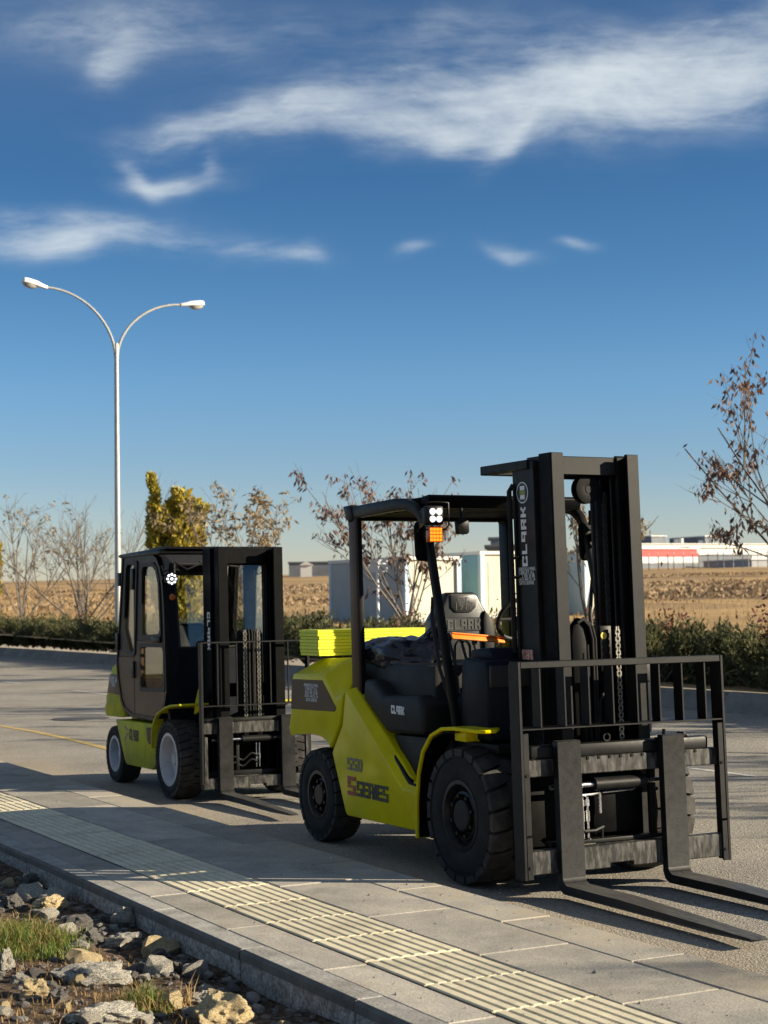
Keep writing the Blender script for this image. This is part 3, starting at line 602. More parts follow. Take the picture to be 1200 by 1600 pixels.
def fork(parent, y0, y1, xs, ztop, zb, length, th, off, xf, tip_dz=0.0, m=FORKM):
    R = 0.07
    zt = zb+th
    outer = [(xs-th, ztop), (xs, ztop)]
    inn = [(xs, zt+.035), (xs+.012, zt+.012), (xs+.035, zt)]
    tip = xs+length
    top = [(tip-.02, zb+.018), (tip, zb+.010), (tip, zb+.003)]
    bot = [(tip-.30, zb-.000)]
    heel = [(xs+.03, zb), (xs-th+.055, zb), (xs-th+.018, zb+.02), (xs-th, zb+.06)]
    poly = outer+inn+[(xs+length*.32, zt-.002)]+top+bot+heel
    mb = MB(off, xf)
    rings = []
    for f_, yy in ((0, y0), (1, y1)):
        rings.append([(x, yy if x < tip-.03 else (yy+(.028 if f_ == 0 else -.028)), z) for x, z in poly])
    mb.loft(rings)
    fo = mb.build('fork', m, parent, 0.004, seg=1)
    hk = MB(off, xf).box(xs-th-.05, xs-th+.004, y0+.015, y1-.015, ztop-.16, ztop-.02)
    hk.build('fork_hook', BLACK, fo, 0.004, seg=1)
    return fo

def forklift_front():
    cy = -0.0158; W_ = 1.472; yc = W_/2; off = (0, -yc, 0)
    O = Vector((-8.8757, 5.2191, 0)); ey = Vector((-sin(cy), cos(cy), 0))
    root = empty('forklift', O+ey*yc, cy)
    tag(root, 'large open-cab lime green forklift in front, stack of boards on its hood', 'forklift')
    P = lambda: MB(off)
    # wheels
    for s, y in ((-1, 0.0), (1, W_)):
        wheel(root, 'front_wheel', 0, y, 0.42, 0.29, 0.205, s, RIMK, off, 20)
        wheel(root, 'rear_wheel', -2.19, 0.065 if s < 0 else W_-0.065, 0.338, 0.22, 0.165, s, RIMK, off, 22)
    P().tube([(0, .2, .42), (0, W_-.2, .42)], .12, 12).box(-.25, .25, .42, W_-.42, .25, .62).build('front_axle', BLACK, root, .01)
    P().tube([(-2.19, .2, .338), (-2.19, W_-.2, .338)], .07, 10).box(-2.35, -2.05, .35, W_-.35, .25, .45).build('rear_axle', BLACK, root, .01)
    P().box(-1.85, .22, .34, W_-.34, .28, .86).build('chassis', BLACK, root, .02)
    # side panels
    A = [(-.555, .258), (-1.63, .25), (-1.66, .275), (-1.862, .67), (-1.692, .868), (-1.634, 1.118), (-.955, .622), (-.80, .512), (-.56, .497)]
    B = [(-.555, .258), (-1.63, .25), (-1.66, .275), (-1.862, .67), (-1.692, .868), (-1.59, 1.140), (-.885, .665), (-.76, .56), (-.56, .545)]
    for a, b, c in ((.035, .095, .34), (W_-.035, W_-.095, W_-.34)):
        P().loft([[(x, a, z) for x, z in A], [(x, b, z) for x, z in B], [(x, c, z) for x, z in B]]).build('side_panel', LIME, root, .010, seg=3)
        y0, y1 = sorted((b-.006 if a < .5 else b+.006, c))
        P().pxz([(-.99, .72), (-.95, .60), (-.80, .50), (-.755, .485), (-.555, .475), (-.555, .535), (-.74, .55), (-.80, .585), (-.90, .66)], y0-.02, y1+.02).build('step_trim', NAVY, root, .012)
        P().pxz([(-1.115, .84), (-.30, .855), (-.30, .50), (-.76, .50), (-.90, .60)], *(sorted((a+.10 if a < .5 else a-.10, c)))).build('lower_panel', PLASTIC, root, .015)
    # counterweight / rear body
    C0 = [(-1.672, 1.10), (-1.735, .885), (-1.905, .690), (-1.96, .735), (-2.08, .768), (-2.25, .772), (-2.44, .755), (-2.595, .738), (-2.625, .80), (-2.575, .93), (-2.555, 1.16), (-2.525, 1.208), (-1.985, 1.205), (-1.80, 1.05)]
    C1 = [(-1.672, 1.10), (-1.735, .885), (-1.905, .690), (-1.96, .735), (-2.08, .768), (-2.25, .772), (-2.44, .755), (-2.625, .738), (-2.655, .80), (-2.605, .93), (-2.585, 1.16), (-2.56, 1.208), (-1.985, 1.235), (-1.80, 1.12)]
    C2 = [(-1.655, 1.28), (-1.70, .885), (-1.875, .690), (-1.96, .735), (-2.08, .768), (-2.25, .772), (-2.44, .755), (-2.68, .738), (-2.71, .80), (-2.66, .93), (-2.63, 1.16), (-2.36, 1.315), (-1.90, 1.332), (-1.655, 1.335)]
    ringsy = [(.04, C0), (.075, C1), (.19, C2), (W_-.19, C2), (W_-.075, C1), (W_-.04, C0)]
    P().loft([[(x, y, z) for x, z in c] for y, c in ringsy]).build('counterweight', LIME, root, .030, seg=5, ang=62)
    P().pxz([(-1.80, .70), (-2.0, .76), (-2.6, .75), (-2.62, .55), (-2.4, .30), (-2.35, .28), (-1.75, .28)], .36, W_-.36).build('lower_counterweight', LIME, root, .03)
    P().box(-1.66, -.62, .19, W_-.19, .84, 1.31).build('hood', PLASTIC, root, .03)
    dc = P().pxz([(-2.548, 1.163), (-2.02, 1.172), (-1.79, .985), (-1.815, .958), (-2.572, .942)], .0365, .05).build('side_decal', BROWN, root, .002, seg=1)
    text('ANADOLU MAK.\nFORKLIFT A.S.\n0532 385 33 88\nINFO 444 25 14\nSATIS SERVIS', .034, (-2.20, .0355, 1.118), (1, 0, 0), (0, 0, 1), WHITE, dc, off=off, space=.78)
    sd = word('55D', .084, (-1.61, .033, .570), (1, 0, -.0), (0, 0, 1), GREYP, root, off=off, wid=1.12)
    sd2 = word('S', .128, (-1.61, .033, .398), (1, 0, 0), (0, 0, 1), RED, root, off=off, wid=1.35)
    sd3 = word('SErIES', .105, (-1.465, .033, .400), (1, 0, 0), (0, 0, 1), INK, root, off=off, wid=1.06, gap=.6)
    # seat cover
    S0 = [(-1.46, 1.06), (-1.44, 1.20), (-1.29, 1.19), (-1.145, 1.098), (-.66, 1.118), (-.60, 1.06), (-.60, .865), (-1.11, .852)]
    P().pxz(S0, .085, .34).build('seat_cover', PLASTIC, root, .03, seg=3); P().pxz(S0, W_-.34, W_-.085).build('seat_cover', PLASTIC, root, .03, seg=3)
    P().pxz([(-1.0, 1.02), (-1.0, 1.13), (-.48, 1.125), (-.44, 1.08), (-.52, .95)], .30, W_-.30).build('engine_cover', NAVY, root, .03, seg=3)
    word('CLARK', .055, (-1.03, .0835, .985), (1, 0, -.02), (0, 0, 1), WHITE, root, off=off, wid=.80)
    # floor and cowl
    P().box(-.62, .25, .14, W_-.14, .80, .86).build('floor_plate', BLACK, root, .008)
    P().pxz([(-.20, .87), (-.17, 1.33), (-.12, 1.375), (.13, 1.36), (.16, 1.30), (.16, .87)], .13, W_-.13).build('cowl', NAVY, root, .02, seg=3)
    P().pxz([(-.22, 1.35), (-.20, 1.42), (.03, 1.435), (.08, 1.36)], .22, 1.05).build('instrument_panel', NAVY, root, .015)
    P().box(.17, .20, .13, W_-.13, 1.20, 1.33).build('cowl_lip', PLASTIC, root, .005)
    # steering
    Rm = Matrix.Rotation(radians(-62), 4, 'Y'); c = Vector((-.50, yc+.02, 1.60)); mb = P()
    ring = [c+Rm @ Vector((.148*cos(a), .148*sin(a), 0)) for a in [2*pi*k/28 for k in range(29)]]
    mb.tube(ring, .015, 8)
    for k in range(3):
        a = 2*pi*k/3+.5; mb.tube([c, c+Rm @ Vector((.145*cos(a), .145*sin(a), 0))], .012, 6)
    mb.tube([c, (-.25, yc, 1.32)], .035, 10).build('steering_wheel', PLASTIC, root)
    for yy, xx, tz in ((.36, -.70, 1.49), (.42, -.64, 1.475), (.48, -.58, 1.46)):
        P().tube([(xx+.10, yy, 1.10), (xx+.06, yy, 1.30), (xx, yy-.01, tz-.03)], .010, 8).lathe([(.0005, 0), (.016, .006), (.02, .03), (.012, .055), (.0005, .06)], (xx, yy-.01, tz-.03), 'z', 10).build('lever', PLASTIC, root)
    # seat
    sx = -1.25
    P().pxz([(sx+.02, 1.20), (sx+.02, 1.32), (sx+.50, 1.34), (sx+.55, 1.30), (sx+.52, 1.20)], yc-.25, yc+.25).build('seat_cushion', SEATM, root, .04, seg=3)
    shp = [(-.20, 1.22), (.20, 1.22), (.225, 1.36), (.245, 1.50), (.235, 1.60), (.17, 1.69), (.13, 1.765), (.10, 1.785), (-.10, 1.785), (-.13, 1.765), (-.17, 1.69), (-.235, 1.60), (-.245, 1.50), (-.225, 1.36)]
    inner = [(a*.93, 1.22+(b-1.22)*.985) for a, b in shp]
    bk = P().loft([[(sx-.10, yc+a*.9, b-.01) for a, b in shp], [(sx-.02, yc+a, b) for a, b in shp], [(sx+.035, yc+a, b) for a, b in shp], [(sx+.06, yc+a, b) for a, b in inner]]).build('seat_back', SEATM, root, .012, seg=2)
    for s in (-1, 1):
        P().pyz([(yc+s*.235, 1.30), (yc+s*.245, 1.52), (yc+s*.225, 1.60), (yc+s*.165, 1.66), (yc+s*.15, 1.58), (yc+s*.16, 1.30)], sx+.05, sx+.085).build('side_bolster', PLASTIC, bk, .015, seg=2)
    P().pyz([(yc-.10, 1.765), (yc+.10, 1.765), (yc+.10, 1.68), (yc+.06, 1.645), (yc-.06, 1.645), (yc-.10, 1.68)], sx+.055, sx+.072).build('badge_panel', SEATM, bk, .006, seg=2)
    P().pyz([(yc-.145, 1.61), (yc+.135, 1.61), (yc+.135, 1.515), (yc-.145, 1.515)], sx+.055, sx+.066).build('badge_panel', SEATM, bk, .004, seg=1)
    arch = [(yc+.06*cos(a), 1.40+.06*sin(a)) for a in [pi*k/10 for k in range(11)]]
    P().tube([(sx+.062, yc+.06, 1.25)]+[(sx+.062, a, b) for a, b in arch]+[(sx+.062, yc-.06, 1.25)], .010, 6).build('piping', PLASTIC, bk)
    text('est.', .075, (sx+.072, yc, 1.715), (0, 1, 0), (0, 0, 1), INK, bk, off=off)
    text('1917', .078, (sx+.072, yc, 1.662), (0, 1, 0), (0, 0, 1), INK, bk, off=off)
    word('CLARK', .068, (sx+.066, yc-.128, 1.528), (0, 1, 0), (0, 0, 1), INK, bk, off=off, wid=.93, th=.004)
    # overhead guard
    P = lambda: MB((off[0]-.125, off[1], off[2]))
    rail = [(-1.60, 2.352), (-.86, 2.372), (-.70, 2.366), (-.58, 2.335), (-.50, 2.275), (-.450, 2.19), (-.395, 2.05), (-.085, .93)]
    for s, y0, y1 in ((-1, .095, .145), (1, W_-.145, W_-.095)):
        P().sweep_xz(rail, y0, y1, [.085, .085, .080, .072, .062, .054, .050, .048]).build('guard_rail', BLACK, root, .010, seg=2)
        P().pxz([(-1.63, 2.405), (-1.49, 2.41), (-1.46, 2.30), (-1.545, 2.285)], y0-.006, y1+.006).build('guard_corner', BLACK, root, .012)
        P().pxz([(-1.56, 2.33), (-1.445, 2.33), (-1.415, 1.08), (-1.53, 1.08)], y0+.005, y1-.005).build('rear_pillar', BROWN if s < 0 else BLACK, root, .008)
        P().pxz([(-1.443, 2.31), (-1.425, 2.31), (-1.39, 1.08), (-1.413, 1.08)], y0+.012, y1-.004).build('pillar_edge', BLACK, root, .003)
    P().box(-1.58, -.56, .146, W_-.146, 2.385, 2.405).build('roof_plate', JET, root, .004)
    for k in range(7):
        x = -1.48+k*.145; P().box(x, x+.05, .1465, W_-.1465, 2.325, 2.384).build('roof_bar', JET, root, .004, seg=1)
    P().pxz([(-.56, 2.33), (-.56, 2.408), (-.46, 2.418), (-.44, 2.40), (-.47, 2.33)], .146, W_-.146).build('front_header', JET, root, .008)
    P().box(-1.58, -1.50, .15, W_-.15, 2.30, 2.37).build('rear_header', JET, root, .008)
    P = lambda: MB(off)
    # lamps, indicators, mirrors, camera
    for s, y in ((-1, 0.10), (1, W_-.085)):
        lx, lz = -.405, 2.272
        lb = P().box(lx-.07, lx, y-.062, y+.062, lz-.062, lz+.062).build('work_light', BLACK, root, .016, seg=2)
        for k in range(5): P().box(lx-.105, lx-.0705, y-.05+.022*k, y-.044+.022*k, lz-.05, lz+.05).build('cooling_fin', BLACK, lb, smooth=False)
        for dy in (-.024, .024):
            for dz in (-.024, .024): le = P().lathe([(.0005, .010), (.012, .008), (.0125, .0)], (lx+.0008, y+dy, lz+dz), 'x', 16).build('led', LED, lb); P().lathe([(.0128, .001), (.0128, .006), (.0205, .003), (.021, .0)], (lx+.0008, y+dy, lz+dz), 'x', 16).build('led_lens', LENSLIT, lb)
        P().tube([(lx-.03, y-.085*s*-1, lz+.08), (lx+.01, y-s*-.0, lz+.085), (lx+.012, y+.085, lz+.08), (lx+.012, y+.088, lz-.06), (lx+.0, y+.07, lz-.09), (lx-.02, y-.06, lz-.09), (lx-.14, y-.02*s, lz-.08)], .006, 6).build('lamp_bracket', BLACK, root)
        ix, iz = -.405, 2.150
        ib = P().box(ix-.05, ix, y-.05, y+.05, iz-.05, iz+.05).build('indicator', AMBERD, root, .008)
        for a in range(4):
            for b in range(4): P().box(ix, ix+.004, y-.043+.0225*a, y-.026+.0225*a, iz-.043+.0225*b, iz-.026+.0225*b).build('led', AMBER, ib)
        P().box(ix-.14, ix-.05, y-.02, y+.02, iz-.02, iz+.02).build('indicator_bracket', BLACK, root)
        my = y+s*.0
        q = [(.062*cos(a)*(1 if True else 1), 0) for a in (0,)]
        mo = [(my-s*.01+dy, 2.115+dz) for dy, dz in ((-.05, -.13), (.05, -.13), (.068, -.10), (.072, .09), (.055, .125), (-.06, .125), (-.075, .09), (-.066, -.10))]
        mir = P().pyz(mo, -.60, -.565).build('mirror', JET, root, .014, seg=3)
        P().pyz([(my+(a-my)*.86, 2.105+(b-2.105)*.9) for a, b in mo], -.603, -.599).build('mirror_glass', MIRROR, mir)
    cmr = P().pyz([(.355, 2.16), (.43, 2.16), (.445, 2.175), (.44, 2.245), (.425, 2.26), (.36, 2.26), (.347, 2.245)], -.61, -.57).build('interior_mirror', BLACK, root, .008)
    P().tube([(-.59, .395, 2.26), (-.60, .395, 2.34)], .012, 8).build('mirror_arm', BLACK, root)
    # front fenders
    fp = [(-.535, .225), (-.53, .45), (-.50, .64), (-.44, .78), (-.33, .885), (-.19, .935), (-.05, .945), (.30, .945), (.38, .90)]
    for y0, y1, cut in ((-.012, .28, 9), (W_-.28, W_+.012, 8)):
        fo = P().sweep_xz(fp[:7] if cut == 9 else fp[:5], y0, y1, .022).build('front_fender', LIME, root, .004, seg=1)
        P().sweep_xz([(x_*.958, .42+(z_-.42)*.958) for x_, z_ in (fp[:7] if cut == 9 else fp[:5])], min(y0, y1)+.014, max(y0, y1)-.004, .008).build('fender_liner', JET, fo)
        if cut == 9: P().pxy([(-.0495, y0), (.25, y0), (.30, y0+.03), (.30, y0+.11), (.06, y1), (-.0495, y1)], .934, .956).build('fender_lip', LIME, fo, .004, seg=1)
        P().box(-.12, .02, min(y0, y1)+.06, max(y0, y1)-.05, .865, .925).build('fender_bracket', LIME, fo, .006)
    # grab handle + seat belt stub
    P().tube([(-.25, .13, 1.0), (-.39, .10, 1.3), (-.48, .10, 1.62), (-.50, .12, 1.75)], .012, 8).build('grab_handle', PLASTIC, root)
    P().tube([(-.25, W_-.13, 1.0), (-.37, W_-.20, 1.3), (-.42, W_-.20, 1.62), (-.505, W_-.12, 1.85)], .013, 8).build('grab_handle', PLASTIC, root)

    # ---------------- mast (leaning back two degrees)
    T = tilt_fn(1.40, radians(2.0)); Q = lambda: MB((off[0]+.02, off[1], off[2]), T)
    yl, yr = .400, 1.085
    mo = Q(); channel(mo, yl, .06, .305, .115, .018, .12, 2.575, 1); channel(mo, yr, .06, .305, .115, .018, .12, 2.575, -1)
    mo.box(.045, .075, yl+.02, yr-.02, .35, .55); mo.box(.045, .075, yl+.02, yr-.02, 1.25, 1.37)
    om = mo.build('outer_mast', MASTM, root, .004, seg=1)
    tb = Q()
    for a, b in ((yl-.012, yl+.05), (yr-.05, yr+.012)): tb.box(-.31, .255, a, b, 2.525, 2.583)
    tb.box(-.31, -.25, yl+.0505, yr-.0505, 2.525, 2.583); tb.build('tie_bar', BLACK, om, .005, seg=1)
    mm = Q(); channel(mm, yl+.028, .19, .395, .10, .016, .16, 2.60, 1); channel(mm, yr-.028, .19, .395, .10, .016, .16, 2.60, -1)
    mm.box(.20, .235, yl+.05, yr-.05, 2.47, 2.595)
    md = mm.build('middle_mast', BLACK, root, .004, seg=1)
    mi = Q(); channel(mi, yl+.022, .335, .470, .088, .020, .20, 2.612, 1); channel(mi, yr-.022, .335, .470, .088, .020, .20, 2.612, -1)
    mi.box(.345, .375, yl+.112, yr-.112, 2.485, 2.60); mi.box(.345, .375, yl+.112, yr-.112, .42, .55)
    inn = mi.build('inner_mast', JET, root, .004, seg=1)
    for a, b in ((yl+.024, yl+.109), (yr-.109, yr-.024)): Q().box(.4705, .478, a, b, .201, 2.611).build('lit_mast_face', MASTM, inn, .003, seg=1)  # sunlit front and shaded flank put into colour: lighter strip on jet channel
    Q().box(.3755, .381, yl+.113, yr-.113, 2.487, 2.598).build('lit_mast_face', MASTM, inn, .003, seg=1)
    # cylinders, pulley, chains, hoses
    for yy in (.55, .97):
        Q().tube([(.13, yy, .2), (.13, yy, 2.46)], .035, 14).build('lift_cylinder', BLACK, root)
    Q().tube([(.30, .70, .30), (.30, .70, 1.55)], .048, 16).build('free_lift_cylinder', BLACK, root)
    hp = [(.24+.0, .63, .62)]+[(.24+.0, .63+.0, 1.45)]
    gp = [(.40, .60, .55), (.40, .60, 1.50)]+[(.40, .66-.06*cos(a), 1.50+.06*sin(a)) for a in [pi*k/8 for k in range(1, 5)]]+[(.40, .70, 1.55), (.40, .725, 1.50), (.40, .725, .60)]
    Q().pyz([(.565, .60), (.565, 1.50), (.58, 1.57), (.62, 1.615), (.66, 1.60), (.695, 1.56), (.71, 1.48), (.71, .60)], .36, .405).build('hose_guard', JET, root, .012, seg=2)
    for dy in (0, .02):
        Q().tube([(.42, .70+dy, .60), (.42, .705+dy, 1.48), (.42, .685+dy, 1.56), (.42, .645, 1.60+dy*.5), (.42, .60, 1.58)], .009, 8).build('hydraulic_hose', RUBBER, root)
    Q().tube([(.46, .605, .70), (.46, .60, 1.0), (.46, .612, 1.40)], .008, 8).tube([(.46, .64, .70), (.46, .642, 1.0), (.46, .64, 1.45)], .008, 8).build('hydraulic_hose', RUBBER, root)
    pl = Q().lathe([(.02, -.03), (.055, -.034), (.088, -.030), (.088, -.018), (.070, -.010), (.070, .010), (.088, .018), (.088, .03), (.055, .034), (.02, .03)], (.31, .775, 2.40), 'x', 28)
    pl.build('pulley', JET, root)
    Q().lathe([(.0005, .034), (.022, .034), (.024, .02)], (.31, .775, 2.40), 'x', 16).build('pulley_pin', BLACK, root)
    Q().box(.27, .31, .86, .90, 1.55, 2.44).build('cylinder_head', BLACK, root, .006)
    chain(root, .44, .872, .86, 1.56, Q().off, T); chain(root, .36, .872, 1.56, 2.40, Q().off, T, .021, .020, BLACK)
    chain(root, .36, .545, .86, 1.22, Q().off, T)
    cb = Q().box(.36, .40, .775, .86, 1.28, 1.56).build('chain_anchor', BLACK, root, .006)
    Q().disc((.4005, .80, 1.50), .022, .003, 'x', 18).build('yellow_sticker', mat('yellow_sticker', (.55, .42, .03), .5), cb)
    Q().tube([(.42, .74, .98), (.42, .74, 1.10), (.42, .76, 1.14), (.40, .80, 1.16)], .008, 8).build('hydraulic_hose', RUBBER, root)
    Q().tube([(.05, yl-.02, 1.40), (.05, yl-.02, 2.40), (.07, yl+.0, 2.44)], .016, 8).tube([(.09, yl-.012, 1.3), (.095, yl-.012, 2.42)], .009, 8).build('hydraulic_hose', RUBBER, root)
    for z in (1.86, 1.98): Q().tube([(.03, yl-.025, z), (.14, yl-.012, z+.01)], .010, 6).build('hose_clamp', BLACK, root)
    for yy in (.60, .92): Q().tube([(-.15, yy, .52), (.02, yy, .46)], .04, 12).build('tilt_cylinder', BLACK, root)
    # markings on the mast flank
    word('CLARK', .058, (.205, yl-.001, 1.93), (0, 0, 1), (-1, 0, 0), WHITE, om, off=Q().off, xf=T, wid=1.52, th=.0015)
    text('ANADOLU MAK.\nFORKLIFT A.S.\n0532 385 33 88\nINFO 444 25 14\nSATIS SERVIS', .030, (.185, yl-.001, 1.905), (1, 0, 0), (0, 0, 1), WHITE, om, off=Q().off, xf=T, space=.72)
    bd = Q().lathe([(.0005, -.001), (.070, -.001), (.070, .001)], (.175, yl-.0004, 2.385), 'y', 28).build('round_badge', INK, om)
    Q().lathe([(.060, -.002), (.066, -.002), (.066, 0.0)], (.175, yl-.0006, 2.385), 'y', 28).build('badge_ring', WHITE, bd)
    for dz, m_ in ((.028, WHITE), (-.028, WHITE), (0, mat('badge_green', (.22, .24, .03), .5))):
        Q().box(.145 if dz == 0 else .150, .205 if dz == 0 else .200, yl-.0028, yl-.0008, 2.385+dz-.013, 2.385+dz+.013).build('badge_mark', m_, bd)
    Q().box(.10, .225, yl-.002, yl-.0005, 1.36, 1.42).build('warning_label', mat('warning_red', (.42, .10, .05), .5, col2=(.5, .45, .38), vscale=60, mixs=(.5, .54)), om)
    # ---------------- carriage
    R_ = lambda: MB(off, T)
    ub = R_().box(.585, .67, .0205, 1.4515, .705, .805).build('upper_carriage_bar', WORN, root, .005, seg=1)
    R_().box(.575, .66, .10, 1.37, .806, .880).build('carriage_rail', MASTM, ub, .012)
    for k in range(14): R_().box(.6705, .675, .24+k*.078, .255+k*.078, .788, .805).build('notch', BLACK, ub, smooth=False)
    lb_ = R_().pyz([(.0205, .155), (.60, .155), (.60, .182), (.76, .182), (.76, .155), (1.4515, .155), (1.4515, .290), (.0205, .290)], .615, .690).build('lower_carriage_bar', WORN, root, .005, seg=1)
    R_().box(.545, .614, .24, 1.20, .292, .316).build('carriage_step', MASTM, lb_, .004)
    for yy in (.44, .97): R_().box(.56, .60, yy, yy+.04, .317, .704).build('carriage_upright', MASTM, root, .004)
    for a, b, y_ in ((0.0, .02, 0), (1.452, 1.472, 1)):
        sp = R_().pxz([(.60, .13), (.60, 1.34), (.615, 1.370), (.710, 1.370), (.705, .13)], a, b).build('side_plate', MASTM, root, .003, seg=1)
        q0, q1 = (.0205, .060) if y_ == 0 else (1.412, 1.4515)
        R_().box(.692, .706, q0, q1, .132, .37).build('plate_flange', MASTM, sp, .003, seg=1); R_().box(.690, .704, q0, q1, .38, .96).build('plate_flange', MASTM, sp, .003, seg=1)
        for z in (.20, .72): R_().disc((.7065 if z < .37 else .7045, (q0+q1)/2, z), .010, .004, 'x', 10).build('bolt', BLACK, sp)
    R_().box(.67, .708, .0205, 1.4515, 1.330, 1.370).build('backrest_rail', MASTM, root, .004, seg=1)
    R_().box(.555, .706, .0205, 1.4515, .976, .986).build('backrest_shelf', MASTM, root, .002, seg=1)
    for y in (.153, .322, .490, .660, .833, .998, 1.166, 1.337):
        R_().box(.615, .700, y-.006, y+.006, .9865, 1.3295).build('backrest_bar', MASTM, root, .002, seg=1)
    R_().tube([(.61, .25, .634), (.61, 1.20, .634)], .016, 12).build('shift_rod', CHROME, root)
    R_().tube([(.61, .555, .634), (.61, .92, .634)], .038, 18).build('shift_cylinder', MASTM, root)
    sh = lambda pts: [(x+.085, y-.05, z+.02) for x, y, z in pts]
    for yy in (.53, .565): R_().tube(sh([(.51, yy, .30), (.51, yy, .54)]), .007, 8).tube(sh([(.51, yy, .40), (.51, yy, .46)]), .012, 8).tube(sh([(.51, yy, .49), (.51, yy, .525)]), .013, 6).build('hydraulic_fitting', CHROME, root)
    R_().tube(sh([(.52, .48, .37), (.53, .53, .345), (.53, .60, .345), (.52, .66, .36), (.50, .68, .36)]), .010, 8).tube(sh([(.52, .56, .30), (.52, .58, .285), (.52, .64, .285), (.52, .655, .30), (.52, .655, .36)]), .008, 8).build('hydraulic_hose', MASTM, root)
    R_().tube(sh([(.50, .50, .55), (.50, .60, .552), (.50, .66, .56)]), .009, 8).tube(sh([(.50, .68, .56), (.50, .90, .565), (.50, .92, .58)]), .007, 8).tube(sh([(.50, .66, .56), (.50, .66, .44)]), .010, 8).build('hydraulic_fitting', CHROME, root)
    R_().box(.53, .56, .58, .92, .34, .68).build('dark_plate', JET, root, .004); R_().box(.47, .49, .07, .43, .20, .70).build('dark_plate', JET, root, .004)  # second plate is added, blocking sun and darkening the gap before the tyre
    eye = [(.61, .66+.022*cos(a), .905+.022*sin(a)) for a in [2*pi*k/16 for k in range(17)]]
    R_().tube(eye, .007, 6).build('lifting_eye', MASTM, root)
    fork(root, .235, .398, .728, .908, .040, 1.62, .052, off, T); fork(root, .978, 1.140, .728, .908, .040, 1.62, .052, off, T)
    R_().tube([(.69, 1.02, .905), (.69, 1.02, .940)], .011, 8).build('fork_pin', BLACK, root)
    for k, y in enumerate((1.18, 1.20)): R_().box(.60, .665, y, y+.02, .881, .912-.015*k).build('fork_stop', BLACK, root, .003)
    return root, O, cy, off
root1, O1, CY1, OFF1 = forklift_front()
def L1(x, y, z):
    ex = Vector((cos(CY1), sin(CY1), 0)); ey = Vector((-sin(CY1), cos(CY1), 0)); return O1+ex*x+ey*y+Vector((0, 0, z))

# things lying on the front forklift
def boards():
    base = L1(-2.44, .60, 1.336); me = MB().box(-.165, .165, -.47, .47, 0, .0225).mesh('board', BOARDM, .002, seg=1, smooth=False)
    r = random.Random(2)
    names = ['bottom', 'second from bottom', 'third from bottom', 'fourth from bottom', 'fifth from bottom', 'third from top', 'second from top', 'top']
    for k in range(8):
        o = link('board', me, None, base+Vector((r.uniform(-.005, .005), r.uniform(-.006, .006), k*.0240)), CY1+r.uniform(-.004, .004))
        tag(o, 'flat neon yellow board, %s of the stack on the front forklift' % names[k], 'board', 'neon boards stacked on the hood')
boards()
def bag():
    bm = bmesh.new(); bmesh.ops.create_icosphere(bm, subdivisions=5, radius=1)
    for v in bm.verts:
        p = v.co.copy(); n1 = noise.noise(p*1.3+Vector((3, 1, 2))); n2 = noise.noise(p*3.1); n3 = abs(noise.noise(p*6.5))
        r = 1+.20*n1+.10*n2-.09*n3
        x, y, z = p.x*r*.36, p.y*r*.25, p.z*r*.165
        z = max(z, -.13)
        z += .13*exp(-((x-.30)**2+(y-.05)**2)/.014)      # gathered neck
        v.co = (x, y, z)
    me = bpy.data.meshes.new('bin_bag'); bm.to_mesh(me); bm.free(); me.materials.append(BAGM)
    for p in me.polygons: p.use_smooth = True
    o = link('bin_bag', me, None, L1(-1.40, .40, 1.335), CY1+.25); tag(o, 'shiny black plastic bag slumped behind the pillar beside the forklift seat', 'bag')
bag()
o = MB().box(-.02, .02, -.21, .21, -.006, .006).box(-.02, -.012, -.21, .21, .006, .02).build('orange_strip', ORANGE, None, .002)
o.location = L1(-.55, .48, 1.478); o.rotation_euler = (radians(-7.5), radians(48), CY1); tag(o, 'bright orange plastic strip lying across the front forklift controls', 'strip')

# ------------------------------------------------------------------ rear forklift with cab
def frame_ring(mb, outer, inner, y0, y1):
    n = len(outer)
    for i in range(n):
        j = (i+1) % n
        mb.add([(outer[i][0], y0, outer[i][1]), (outer[j][0], y0, outer[j][1]), (inner[j][0], y0, inner[j][1]), (inner[i][0], y0, inner[i][1]),
                (outer[i][0], y1, outer[i][1]), (outer[j][0], y1, outer[j][1]), (inner[j][0], y1, inner[j][1]), (inner[i][0], y1, inner[i][1])],
               [(0, 1, 2, 3), (7, 6, 5, 4), (0, 4, 5, 1), (2, 6, 7, 3)])
def shrink(poly, k):
    cx = sum(p[0] for p in poly)/len(poly); cz = sum(p[1] for p in poly)/len(poly)
    out = []
    for x, z in poly:
        dx, dz = x-cx, z-cz; d = hypot(dx, dz)
        out.append((x-k*(1 if dx > 0 else -1)*min(1, abs(dx)/.08), z-k*(1 if dz > 0 else -1)*min(1, abs(dz)/.08)))
    return out
